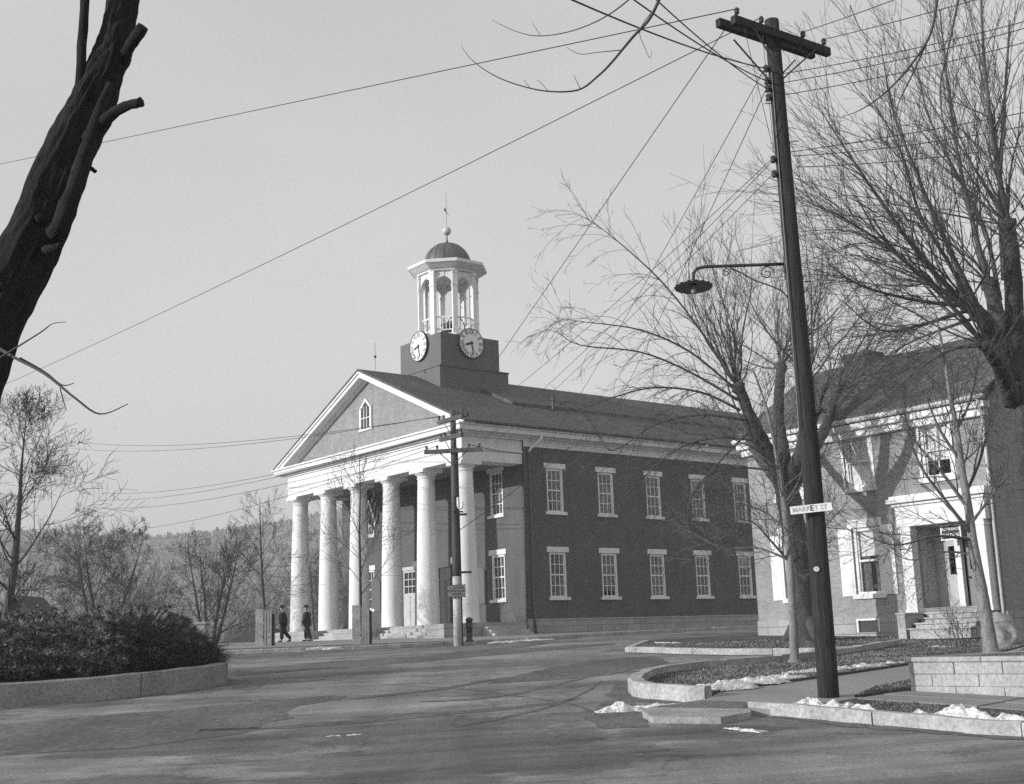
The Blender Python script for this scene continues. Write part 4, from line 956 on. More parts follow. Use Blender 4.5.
for pts in ([(970, 308, 30, 0.0792), (925, 262, 29.6, 0.0612), (880, 200, 29, 0.0432), (846, 150, 28.6, 0.0252), (822, 112, 28.4, 0.0086)],
            [(980, 312, 30.2, 0.0864), (945, 240, 30, 0.0648), (915, 170, 29.8, 0.0432), (893, 110, 29.6, 0.0288), (880, 40, 29.4, 0.0086)],
            [(990, 288, 31.8, 0.0864), (972, 220, 31.6, 0.0648), (955, 140, 31.2, 0.0432), (945, 60, 31, 0.0288), (940, 10, 31, 0.0144)],
            [(968, 306, 30, 0.0648), (915, 300, 29.6, 0.0432), (860, 285, 29, 0.0288), (826, 262, 28.8, 0.0086)],
            [(968, 310, 30, 0.0576), (920, 325, 29.6, 0.0396), (880, 330, 29.4, 0.0252), (842, 300, 29.2, 0.0086)],
            [(975, 315, 29.6, 0.0720), (930, 282, 29, 0.0504), (885, 245, 28.6, 0.0360), (838, 215, 28.4, 0.0216), (812, 205, 28.2, 0.0086)],
            [(985, 330, 30, 0.0720), (950, 265, 29, 0.0540), (920, 215, 28.2, 0.0396), (900, 150, 27.6, 0.0252), (866, 90, 27.2, 0.0086)],
            [(1000, 300, 32, 0.0720), (985, 230, 32.6, 0.0576), (960, 180, 33.2, 0.0432), (930, 120, 33.8, 0.0288), (915, 60, 34, 0.0086)],
            [(1004, 280, 31, 0.0720), (1000, 200, 31, 0.0576), (1004, 110, 31, 0.0432), (1010, 20, 31, 0.0216)],
            [(968, 310, 30, 0.0504), (930, 285, 31, 0.0360), (890, 275, 32, 0.0252), (850, 240, 33, 0.0086)],
            [(975, 318, 30, 0.0504), (940, 330, 30.5, 0.0360), (905, 345, 31, 0.0252), (870, 370, 31.4, 0.0086)],
            [(985, 345, 28.8, 0.0576), (950, 350, 28.4, 0.0360), (915, 372, 28.2, 0.0216), (890, 395, 28.2, 0.0086)],
            [(1008, 228, 29.7, 0.0864), (995, 150, 29.4, 0.0648), (985, 70, 29.2, 0.0432), (980, -20, 29, 0.0216)]):
    P2, R2 = limb(cr, pts, 5, .05)
    for i in range(4, len(P2) - 1):
        for k in range(2):
            if random.random() < .8:
                d = (P2[i + 1] - P2[i]).normalized(); dd = rdir(d, R_(U(18, 45))); dd.z += .2
                whip(cr, P2[i], dd, U(1.2, 3.4), max(.008, R2[i] * .4), U(.0, .1), 7, .0045)
fin(tk, 'trunk', 'bark', T); fin(cr, 'crown', 'twig', T)

# two young trees on the lawns
def sapling(label, trunk, boughs, mtr, group=None, dens=(4, 5), up=.05, k=9):
    b = at(trunk[0][0], trunk[0][1], trunk[0][2]); b.z = hl(b.x, b.y)
    T = tree_thing('young_tree', label, b, group); tk = MB(); cr = MB()
    P2, R2 = limb(tk, trunk, 9, .05); rb = R2[0]
    tk.tube([b + Vector((0, 0, -.08)), b + Vector((0, 0, .06)), P2[0].lerp(P2[2], .4)], [rb * 1.7, rb * 1.25, rb], 9)
    for bo in boughs:
        Q, S = limb(cr, [(q[0], q[1], q[2], q[3] * .72) for q in bo], 5, .04)
        for i in range(2, len(Q) - 1):
            if random.random() < .75:
                d = (Q[i + 1] - Q[i]).normalized(); grow(cr, Q[i], rdir(d, R_(U(28, 58))), U(.5, 1.7), max(.008, S[i] * .5), 2, dens, up, .16, .005)
    for i in range(int(len(P2) * .45), len(P2)):
        d = (P2[min(i + 1, len(P2) - 1)] - P2[i - 1]).normalized()
        if random.random() < .7: grow(cr, P2[i], rdir(d, R_(U(35, 65))), U(.8, 2.), max(.01, R2[i] * .3), 2, dens, up, .16, .005)
    fin(tk, 'trunk', mtr, T); fin(cr, 'crown', 'twigpale', T); return T
Yl = 29.9
sapling('young slender tree on the lawn just left of the leaning utility pole', [(795, 668, Yl, .115), (792, 600, Yl, .10), (788, 540, Yl, .088), (782, 490, Yl, .07), (774, 440, Yl, .05), (764, 400, Yl, .03), (752, 368, Yl, .015)],
        [[(789, 562, Yl, .05), (770, 540, Yl - .3, .035), (752, 522, Yl - .6, .02), (730, 520, Yl - .8, .008)], [(789, 566, Yl, .05), (808, 548, Yl + .3, .04), (822, 530, Yl + .6, .025), (850, 500, Yl + .9, .008)],
         [(786, 530, Yl, .05), (765, 512, Yl + .4, .035), (745, 505, Yl + .8, .02), (722, 500, Yl + 1, .008)], [(784, 505, Yl, .05), (800, 478, Yl - .3, .03), (806, 440, Yl - .6, .02), (815, 405, Yl - .8, .008)],
         [(780, 470, Yl, .04), (757, 450, Yl - .5, .03), (735, 440, Yl - .8, .018), (715, 428, Yl - 1, .008)], [(789, 560, Yl, .05), (758, 548, Yl + .5, .03), (728, 548, Yl + .8, .015), (705, 540, Yl + .9, .007)]], 'saplingbark')
Yr = 28.4
sapling('young smooth barked tree on the raised lawn before the porch steps', [(990, 640, Yr, .15), (982, 590, Yr, .125), (974, 548, Yr, .11), (968, 505, Yr, .095), (962, 470, Yr, .085), (957, 430, Yr, .06), (950, 395, Yr, .05), (943, 350, Yr, .035), (935, 310, Yr, .015)],
        [[(972, 535, Yr, .075), (945, 500, Yr - .3, .05), (920, 465, Yr - .6, .04), (905, 425, Yr - .8, .012)], [(966, 505, Yr, .07), (940, 470, Yr + .3, .05), (915, 440, Yr + .6, .035), (900, 400, Yr + .8, .012)],
         [(973, 540, Yr, .06), (935, 536, Yr - .4, .04), (895, 545, Yr - .8, .025), (850, 530, Yr - 1., .012), (820, 528, Yr - 1., .006)], [(970, 525, Yr, .06), (985, 505, Yr - .3, .045), (1004, 480, Yr - .6, .03), (1020, 470, Yr - .8, .012)],
         [(965, 495, Yr, .06), (980, 460, Yr + .3, .045), (990, 420, Yr + .6, .03), (1002, 380, Yr + .8, .012)], [(960, 460, Yr, .06), (940, 430, Yr, .04), (925, 395, Yr, .025), (905, 355, Yr, .01)],
         [(976, 555, Yr, .05), (945, 552, Yr + .4, .03), (910, 560, Yr + .7, .02), (880, 545, Yr + .9, .008)], [(957, 430, Yr, .05), (972, 395, Yr, .035), (980, 350, Yr, .012)]], 'saplingbark')
# brushwood beside the steps
sb = at(962, 640, 33.6); sb.z = hl(sb.x, sb.y)
s_ = MB()
for i in range(14): grow(s_, sb + Vector((U(-.35, .35), U(-.3, .3), -.05)), Vector((U(-.6, .6), U(-.6, .6), 1)), U(.6, 1.3), .014, 2, (3, 4), .02, .2, .004)
tag(s_.build('bare_shrub', 'twigpale'), 'small bare twiggy shrub beside the porch steps', 'shrub')

# young street trees before the courthouse, each with its board guard
def street_tree(pxb, pyt, Y, lean, label, glabel):
    b = at(pxb, 640, Y); b.z = h(b.x, b.y) + .15
    top = at(pxb + lean, pyt, Y); T = tree_thing('young_tree', label, b, 'young street trees before the courthouse'); tk = MB(); cr = MB(); H_ = top.z - b.z
    pts = [b.lerp(top, t) + Vector((U(-.06, .06), U(-.06, .06), 0)) * (1 if t else 0) for t in (0, .2, .4, .6, .8, 1)]; tk.tube(pts, [.075, .065, .055, .042, .028, .012], 8, False, .05)
    for i in range(15):
        t = .26 + .66 * i / 15; q = b.lerp(top, t); d = Vector((math.cos(i * 2.4), math.sin(i * 2.4), .75 + t * .5)).normalized()
        grow(cr, q, d, H_ * (.44 - .30 * t), .024 * (1.2 - t), 2, (5, 6), .05, .12, .006, (25, 50))
    fin(tk, 'trunk', 'twigfar', T); fin(cr, 'crown', 'twigfar', T)
    G = thing('tree_guard', glabel, 'tree guard', b + Vector((0, 0, -.02)), 0., 'board guards round the young trees')
    g = MB()
    for i in range(3): g.box(-.02 + .12 * i + U(-.015, .015), .07 + .12 * i, -.34, -.31, 0, 1.55 + U(-.12, .1))
    g.build('picket', 'signgrey', G); MB().box(-.40, -.06, -.36, -.33, .0, 1.62).build('board', 'pale', G); MB().box(-.38, .36, -.309, -.28, .35, .43).box(-.38, .36, -.309, -.28, 1.1, 1.18).box(.3, .35, -.278, .2, .0, 1.4).build('rail', 'pole', G); return T
street_tree(363, 455, 53.2, -5, 'young bare street tree in front of the middle columns', 'rough board guard round the young tree by the middle columns')
street_tree(266, 497, 56.5, -6, 'young bare street tree left of the portico near the walking men', 'rough board guard round the young tree left of the portico')

# grown bare trees on the left
def bare_tree(pxb, pyb, pyt, Y, stems, label, r=.2, spread=.5, lv=(5, 5, 4), m='twigfar', fan=.55, lf=1., dep=3):
    b = at(pxb, pyb, Y); b.z = h(b.x, b.y); H_ = at(pxb, pyt, Y).z - b.z
    T = tree_thing('bare_tree', label, b, 'bare trees left of the courthouse'); tk = MB(); cr = MB()
    for k in range(stems):
        t = 6.28 * k / stems + U(-.3, .3); d = Vector((math.cos(t) * spread, math.sin(t) * spread, 1)) if stems > 1 else Vector((.03, 0, 1)); s = b + Vector((math.cos(t), math.sin(t), 0)) * .2 * (stems > 1)
        hh = H_ * U(.9, 1.); pts = [s]; dd = d.normalized(); seg = 9; rad = [r]
        for i in range(seg):
            dd = (dd + Vector((U(-.07, .07), U(-.07, .07), .05))).normalized(); pts.append(pts[-1] + dd * hh / seg); rad.append(max(.014, r * (1 - (i + 1) / seg) ** .9))
        tk.tube(pts, rad, 8, False, .05)
        for i in range(2, seg + 1):
            for c in range(2 if dep == 2 or stems == 3 else (1 if stems > 2 else 3)):
                d2 = rdir((pts[i] - pts[i - 1]).normalized(), R_(U(28, 62))); grow(cr, pts[i].lerp(pts[i - 1], U(0, .8)), d2, H_ * U(.22, fan) * (1.25 - i / seg * .8) * lf, max(.012, rad[i] * .34), dep, lv, .035, .13, .0065, (26, 58), (.46, .74))
    fin(tk, 'trunk', m, T); fin(cr, 'crown', m, T); return T
bare_tree(210, 648, 534, 60., 5, 'bare tree with several stems right of the evergreen bushes', .10, .34, (4, 5), fan=.5, dep=2)
bare_tree(101, 622, 520, 74., 3, 'bare round crowned tree standing behind the evergreen bushes', .17, .42, (5, 6, 5), fan=.55, lf=1.0)
bare_tree(4, 650, 405, 44., 1, 'tall bare tree at the left edge of the view', .22, .5, (5, 6, 5), fan=.55, lf=.85)
bare_tree(318, 640, 540, 96., 2, 'bare tree seen between the left columns of the portico', .16, .2, (4, 4, 4), m='farwood')
bare_tree(340, 640, 560, 120., 2, 'small bare tree far behind the second column', .15, .2, (3, 4, 4), m='farwood')
bare_tree(150, 640, 572, 115., 3, 'low bare tree in the brush left of the street trees', .12, .4, (3, 4, 4), m='farwood')
bare_tree(236, 640, 565, 130., 2, 'distant bare tree between the street trees', .14, .3, (3, 4, 4), m='farwood')
# brush below the hill
br = MB()
for i in range(240):
    Y = U(95, 210); x_ = U(-.48, -.10) * Y; p = Vector((x_, Y, h(x_, Y)))
    if i % 3 == 0: grow(br, p, Vector((U(-.3, .3), U(-.3, .3), 1)), U(3, 7), .07, 2, (6, 6), .05, .2, .02, (25, 60))
    else:
        for k in range(3): grow(br, p + Vector((U(-1, 1), U(-1, 1), 0)), Vector((U(-.6, .6), U(-.6, .6), 1)), U(1.5, 3.5), .035, 2, (5, 4), .04, .2, .016)
bo = br.build('brush', 'farwood'); kind(bo, 'stuff'); tag(bo, 'grey tangle of bare brush below the hill', 'brush')

# the leaning trunk in the near left corner, sawn stubs on it
bb = at(-92, 880, 9.6); bb.z = h(bb.x, bb.y)
T = tree_thing('old_tree', 'dark rough barked leaning trunk with sawn limbs in the near left corner', bb)
tk = MB()
P2, R2 = limb(MB(), [(-96, 900, 9.4, .52), (-88, 780, 9.5, .40), (-74, 600, 9.6, .33), (-48, 430, 9.7, .29), (-6, 318, 9.8, .255), (36, 232, 9.9, .235), (69, 152, 10., .212), (100, 85, 10.1, .172), (114, 45, 10.15, .146), (122, 8, 10.2, .132), (134, -60, 10.3, .12)], 6, 0)
PD, RD = [], []
for i in range(len(P2) - 1):
    for j in range(6): PD.append(P2[i].lerp(P2[i + 1], j / 6)); RD.append(R2[i] + (R2[i + 1] - R2[i]) * j / 6)
nb_ = 72; tk.tube(PD, RD, nb_)
for i in range(len(PD)):
    for j in range(nb_):
        q = Vector(tk.v[i * nb_ + j]); o_ = q - PD[i]; t = 6.283 * j / nb_; l_ = i * .035
        f1 = abs(noise.noise(Vector((math.cos(t) * 3.2, math.sin(t) * 3.2, l_ * 1.1)))); f2 = noise.noise(Vector((math.cos(t) * 9, math.sin(t) * 9, l_ * 4))); f3 = noise.noise(Vector((math.cos(t) * 1.1, math.sin(t) * 1.1, l_ * 1.3)))
        tk.v[i * nb_ + j] = tuple(PD[i] + o_ * (1 + .22 * (f1 - .25) + .09 * f2 + .14 * f3))
for p, r in list(zip(P2, R2))[14:42]:
    if random.random() < .7: knob(tk, p + rdir(Vector((0, 0, 1)), 1.4) * r * .9, r * U(.16, .3))
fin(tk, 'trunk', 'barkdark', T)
for pts in ([(76, 140, 10., .06), (79, 95, 10., .045), (84, 15, 10., .04), (88, -40, 10., .035)], [(122, 60, 10.1, .055), (131, 45, 10., .05), (143, 27, 9.9, .05)],
            [(88, 140, 9.8, .06), (104, 121, 9.7, .05), (122, 108, 9.6, .042), (141, 102, 9.5, .040)], [(56, 236, 9.7, .085), (66, 212, 9.6, .075), (80, 170, 9.6, .06), (96, 120, 9.7, .045), (110, 84, 9.8, .03)],
            [(46, 250, 9.7, .04), (54, 248, 9.6, .032), (61, 246, 9.6, .028)], [(84, 168, 9.8, .02), (90, 168, 9.7, .018), (96, 172, 9.7, .016)]):
    s_ = MB(); limb(s_, pts, 12, .14); fin(s_, 'stub', 'barkdark', T)
tw = MB()
for pts in ([(-30, 330, 9.4, .02), (10, 355, 9.2, .014), (45, 374, 9., .011), (75, 398, 8.9, .009), (100, 414, 8.9, .007), (128, 404, 8.9, .004)], [(20, 358, 9.2, .008), (45, 372, 9.1, .006), (62, 385, 9., .005), (74, 383, 9., .003)],
            [(-20, 370, 9.3, .01), (38, 334, 9., .006), (52, 324, 9., .004), (66, 322, 9., .003)], [(60, 388, 9., .005), (66, 410, 9., .003)]): limb(tw, pts, 4, 0)
fin(tw, 'twig', 'twigfar', T)
# the tree overhead: its trunk stands out of the picture, its hanging branches come into the top
ob = Vector((6.2, 5.0, h(6.2, 5)))
T = tree_thing('overhanging_tree', 'tree out of view with thin branches hanging into the top edge', ob)
tk = MB(); tk.tube([ob + Vector((0, 0, -.1)), ob + Vector((.1, .1, 3)), ob + Vector((-.1, .4, 6.5)), ob + Vector((-.3, 1., 9))], [.4, .3, .26, .2], 12, False, .05); fin(tk, 'trunk', 'bark', T)
cr = MB()
cr.tube([ob + Vector((-.2, .8, 8)), Vector((4.2, 8.5, 8.2)), Vector((2.9, 10.8, 8.)), at(664, -12, 12)], [.12, .08, .05, .028], 6)
cr.tube([ob + Vector((-.2, .9, 8.4)), Vector((6, 9, 8.6)), Vector((5.4, 12, 8.6)), at(938, -8, 14)], [.12, .08, .05, .03], 6)
for pts in ([(664, -12, 12, 0.0202), (650, 18, 12, 0.0173), (632, 38, 12, 0.0151), (612, 62, 12, 0.0130), (598, 76, 12, 0.0115), (578, 90, 12, 0.0101), (545, 91, 12, 0.0079), (512, 83, 12, 0.0065), (488, 72, 12, 0.0050), (470, 58, 12, 0.0036), (461, 45, 12, 0.0022)],
            [(580, 88, 12, 0.0050), (576, 80, 12, 0.0036), (574, 75, 12, 0.0022)], [(548, 91, 12, 0.0043), (542, 84, 12, 0.0029), (537, 80, 12, 0.0022)], [(530, 88, 12, 0.0036), (524, 80, 12, 0.0022)],
            [(622, 50, 12, 0.0058), (600, 52, 12, 0.0043), (580, 54, 12, 0.0036), (566, 47, 12, 0.0022)], [(645, -14, 12, 0.0101), (610, 14, 12, 0.0072), (575, 30, 12, 0.0058), (540, 36, 12, 0.0050), (515, 31, 12, 0.0036), (492, 20, 12, 0.0022)], [(540, 35, 12, 0.0036), (532, 22, 12, 0.0022)],
            [(655, 8, 12, 0.0058), (640, 30, 12, 0.0043), (645, 48, 12, 0.0036), (650, 58, 12, 0.0029), (652, 50, 12, 0.0022)],
            [(938, -8, 14, 0.0216), (930, 35, 14, 0.0158), (905, 72, 14, 0.0130), (880, 97, 14, 0.0101), (860, 110, 14, 0.0065), (842, 117, 14, 0.0029)], [(930, 35, 14, 0.0130), (912, 75, 14, 0.0108), (898, 105, 14, 0.0072), (896, 130, 14, 0.0036)],
            [(960, -8, 14, 0.0144), (950, 40, 14, 0.0108), (940, 90, 14, 0.0086), (945, 140, 14, 0.0058), (940, 190, 14, 0.0029)], [(850, 5, 14, 0.0072), (858, 25, 14, 0.0050), (866, 36, 14, 0.0029)]):
    limb(cr, pts, 5, .03)
fin(cr, 'branch', 'twigfar', T)

# ------------------------------------------------------------------ evergreens on the island
def shrub(cx, cy, rx, ry, ht, n, label, flat=0.):
    root = thing('evergreen_shrub', label, 'shrub', (cx, cy, h(cx, cy) + .42), 0., 'evergreens on the planted island'); mb = MB(); st = MB()
    for i in range(n):
        t = U(0, 6.283); el = math.asin(U(.0, 1.) ** (.8 + flat)); k = U(.62, 1.) ** .5
        sc = 1 + .30 * noise.noise(Vector((math.cos(t) * 1.7 + cx, math.sin(t) * 1.7 + cy, el * 2))) + .34 * noise.noise(Vector((math.cos(t) * 4 + cx, math.sin(t) * 5 + cy, el * 6)))
        p = Vector((rx * math.cos(t) * math.cos(el) * k * sc, ry * math.sin(t) * math.cos(el) * k * sc, ht * math.sin(el) * k * sc + .05))
        out_ = Vector((p.x / rx, p.y / ry, p.z / ht * .8 + .25)).normalized()
        if flat and i % 5 < 2:        # feathery sprays reaching outwards
            ax = (Vector((out_.x, out_.y, out_.z * .35)) + Vector((U(-.35, .35), U(-.35, .35), U(-.1, .25)))).normalized(); ln = U(.28, .6)
            side = ax.cross(Vector((0, 0, 1))).normalized()
            for j in range(16):
                f = j / 16; q = p + ax * ln * f - Vector((0, 0, .12 * f * f)); s = 1 if j % 2 else -1
                tip = q + side * s * (.15 * (1 - .6 * f)) + ax * .09 + Vector((0, 0, U(-.03, .04))); wd = ax * .026
                mb.add([q - wd, q + wd, tip], [(0, 1, 2)])
        else:           # rounded tufts of needles
            r_ = U(.09, .19)
            for j in range(18):
                d = (out_ * .55 + Vector((U(-1, 1), U(-1, 1), U(-.8, 1)))).normalized(); sd_ = d.orthogonal().normalized(); sd_ = Matrix.Rotation(U(0, 6.28), 3, d) @ sd_
                q = p + d * r_ * .15; mb.add([q - sd_ * .022, q + sd_ * .022, q + d * r_ * U(.7, 1.2)], [(0, 1, 2)])
    for i in range(14):
        t = U(0, 6.28); st.tube([(0, 0, 0), (rx * .3 * math.cos(t), ry * .3 * math.sin(t), ht * .4), (rx * .6 * math.cos(t), ry * .6 * math.sin(t), ht * .65)], [.04, .025, .01], 4)
    # inner twigs and dead needles close the view through the shrub
    bm = bmesh.new(); bmesh.ops.create_icosphere(bm, subdivisions=3, radius=1.)
    vs = [(v.co.x * rx * .62 * (1 + .3 * noise.noise(v.co * 2.1 + Vector((cx, cy, 0)))), v.co.y * ry * .62 * (1 + .3 * noise.noise(v.co * 2.3)), max(-.1, v.co.z * ht * .62)) for v in bm.verts]; st.add(vs, [tuple(v.index for v in f.verts) for f in bm.faces]); bm.free()
    mb.build('foliage', 'hedge', root); st.build('stem', 'darkwood', root)
shrub(-13.6, 29.0, 1.9, 1.7, 1.08, 2300, 'low dense dark evergreen shrub at the left end of the island')
shrub(-11.2, 29.8, 1.7, 1.6, 1.0, 2300, 'knobbly dark evergreen shrub at the front of the island kerb')
shrub(-12.4, 32.4, 2.1, 1.8, 1.25, 2300, 'bushy dark evergreen at the back left of the island')
shrub(-10.5, 32.6, 1.9, 1.7, 1.3, 2600, 'tallest dark evergreen in the middle of the island')
shrub(-9.8, 31.6, 1.4, 1.5, 1.05, 2200, 'spreading feathery evergreen behind the island kerb', .2)
shrub(-10.2, 33.6, 1.5, 1.4, 1.1, 2000, 'spreading feathery evergreen at the back right of the island', .2)
shrub(-8.75, 31.8, .85, 1.0, .62, 1700, 'low spreading evergreen at the right tip of the island', .4)
# ------------------------------------------------------------------ grass blades on the near lawns
gb = MB()
def blades(inside, bb, fn, n, dz):
    k = 0; tries = 0
    while k < n and tries < n * 8:
        tries += 1; x, y = U(bb[0], bb[1]), U(bb[2], bb[3])
        if y > 42 or x > 18 or not inside(x, y): continue
        if noise.noise(Vector((x * .9, y * .9, 0))) < U(-.6, .3): continue
        z = fn(x, y) + dz; t = U(0, 6.28); hh = U(.02, .05); lx, ly = U(-.04, .04), U(-.04, .04); wv = .010 + .004 * y / 20
        gb.add([(x - wv * math.cos(t), y - wv * math.sin(t), z), (x + wv * math.cos(t), y + wv * math.sin(t), z), (x + lx, y + ly, z + hh)], [(0, 1, 2)]); k += 1
blades(in2, bb2, hl, 26000, 0); blades(in3, bb3, hl, 16000, 0); blades(in1, bb1, hl, 16000, 0); blades(in4, bb4, hn, 9000, .09)
go = gb.build('grass', 'grass'); kind(go, 'stuff'); tag(go, 'short dry winter grass growing over the lawns', 'grass')
# ------------------------------------------------------------------ the main utility pole
pb = Vector((5.21, 22.62, h(5.21, 22.62))); PT = 11.75 
up = thing('utility_pole', 'tall dark leaning wooden utility pole with street name board and twin crossarms', 'utility pole', pb)
mb = MB(); pts = []; rad = []
for i in range(15):
    t = i / 14; pts.append((.0 + .03 * math.sin(t * 5), 0, -.3 + t * (PT - pb.z + .3))); rad.append(.188 - .048 * t)
mb.tube(pts, rad, 16, True, .02); mb.build('shaft', 'pole', up, True)
ZA = 11.32 - pb.z; da = Vector((math.sin(R_(55)), math.cos(R_(55)), 0)); dn = Vector((da.y, -da.x, 0))
def obox(mb, c, ax, hx, hy, hz, rollz=0.):
    ay = Vector((0, 0, 1)).cross(ax).normalized(); az = ax.cross(ay)
    mb.add([c + ax * sx * hx + ay * sy * hy + az * sz * hz for sz in (-1, 1) for sx, sy in ((-1, -1), (1, -1), (1, 1), (-1, 1))], [(3, 2, 1, 0), (4, 5, 6, 7), (0, 1, 5, 4), (1, 2, 6, 5), (2, 3, 7, 6), (3, 0, 4, 7)])
for s in (-1, 1):
    m_ = MB(); obox(m_, Vector((0, 0, ZA + (0.0 if s > 0 else .12))) + dn * s * .2, da, 1.32, .065, .085); m_.build('crossarm', 'pole', up, False, .012)
m_ = MB()
for s in (-1, 1):
    for e in (-1, 1): m_.tube([da * s * .85 + dn * e * .27 + Vector((0, 0, ZA - .08)), dn * e * .15 + Vector((0, 0, ZA - .85))], .018, 4)
m_.build('brace', 'metal', up)
INS = []
for t in (-1.2, -.55, .6, 1.2):
    for s in (1,):
        c = da * t + dn * s * .2 + Vector((0, 0, ZA + .085)); m_ = MB().tube([c, c + Vector((0, 0, .07))], .012, 5).lathe([(.03, .06), (.05, .08), (.045, .12), (.055, .14), (.03, .19)], 8, tuple(c)); m_.build('insulator', 'metal', up); INS.append(pb + c + Vector((0, 0, .17)))
SP = []
for z in (10.72, 10.46, 10.3, 10.12, 8.85, 8.55):
    m_ = MB(); c = Vector((-.17, -.06, z - pb.z)); obox(m_, c, Vector((1, 0, 0)), .05, .05, .02)
    m_.lathe([(.03, -.08), (.055, -.07), (.04, -.02), (.055, .03), (.03, .06)], 8, tuple(c + Vector((-.06, 0, 0)))); m_.build('insulator', 'metal', up); SP.append(pb + c + Vector((-.08, 0, 0)))
zs_ = [10.0, 9.2, 8.0, 6.4, 5.1, 3.9]
m_ = MB()
for i, z in enumerate(zs_): m_.tube([(.0, 0, z - pb.z), ((.3 if i % 2 else -.3), -.05, z - pb.z)], .010, 4)
m_.build('climbing_step', 'metal', up)
MB().tube([(-.135, -.12, 10.6 - pb.z), (-.15, -.13, 6 - pb.z), (-.165, -.14, 3.6 - pb.z)], .012, 4).build('conduit', 'metal', up)
# lamp bracket
zl = 6.76 - pb.z; la = thing('street_lamp', 'street lamp with wavy disc shade on a scrolled iron bracket of the pole', 'street lamp', pb + Vector((-.15, -.02, zl)))
ar = MB().tube([(.0, 0, 0), (-.5, 0, .0), (-1.5, 0, -.0), (-1.66, 0, -.03), (-1.74, 0, -.12), (-1.75, 0, -.30)], .032, 8, True); obox(ar, Vector((.0, 0, 0)), Vector((1, 0, 0)), .02, .07, .16); ar.build('arm', 'metal', la, True)
sc = MB().tube([(-1.05, 0, -.04), (-.85, 0, -.14), (-.6, 0, -.30), (-.3, 0, -.42), (-.1, 0, -.52), (0, 0, -.66)], .014, 6)
for (cx, cz, r0) in ((-.36, -.17, .15), (-1.12, -.13, .09)):
    sc.tube([(cx + r0 * (1 - i / 26) * math.cos(i * .42), 0, cz + r0 * (1 - i / 26) * math.sin(i * .42)) for i in range(22)], .011, 5)
sc.build('scroll', 'metal', la)
sh = MB(); n = 48; vs = []; c0 = (-1.75, 0, -.36)
prof = [(.04, .08), (.07, .05), (.10, .01), (.16, -.005), (.26, -.015), (.36, -.03)]
for j, (r, z) in enumerate(prof):
    for i in range(n):
        t = 2 * math.pi * i / n; wv = .012 * (j / 5) ** 2 * math.cos(t * 16); yv = (r + wv) * math.sin(t); vs.append((c0[0] + (r + wv) * math.cos(t), yv, c0[2] + z + wv - .10 * yv))
sh.add(vs, [(k * n + i, k * n + (i + 1) % n, (k + 1) * n + (i + 1) % n, (k + 1) * n + i) for k in range(5) for i in range(n)]); sh.build('shade', 'tower', la, True)
MB().lathe([(.01, -.17), (.045, -.14), (.055, -.10), (.03, -.05), (.03, 0.02)], 12, c0).build('bulb', 'signgrey', la, True)
MB().lathe([(.05, .0), (.05, .10), (.03, .13)], 10, (c0[0], 0, c0[2])).build('socket', 'metal', la)
# street name board and a tag nailed to the pole
sc_c = at(811, 508.5, 22.36); sx = (at(831, 506.3, 22.36) - at(791, 510.7, 22.5)).normalized()
sb = thing('street_name_board', 'white street name board nailed across the dark utility pole', 'street sign', sc_c)
m_ = MB(); obox(m_, Vector((0, 0, 0)), Vector((sx.x, sx.y, sx.z)), .365, .012, .070); m_.build('board', 'signwhite', sb)
nz = Vector((0, 0, 1)).cross(sx).normalized(); uz = sx.cross(nz)
m_ = MB(); text_geo(m_, 'MARK', .12, lambda x, y, d: sx * (x - .17) + uz * y - nz * (.013 + d)); text_geo(m_, 'T ST', .12, lambda x, y, d: sx * (x + .17) + uz * y - nz * (.013 + d)); m_.build('lettering', 'letterfaint', sb)
m_ = MB(); text_geo(m_, 'E', .135, lambda x, y, d: sx * (x + .015) + uz * y - nz * (.014 + d)); m_.build('letter', 'signblack', sb)
tg = thing('pole_tag', 'small round white tag nailed low on the utility pole', 'tag', at(816.5, 569, 22.43))
MB().prism([(.05 * math.cos(t), -.004, .045 * math.sin(t)) for t in [2 * math.pi * i / 16 for i in range(16)]], (0, .016, 0)).build('disc', 'signwhite', tg); MB().tube([(0, -.012, 0), (0, -.002, 0)], .008, 6, True).build('nail', 'metal', tg)

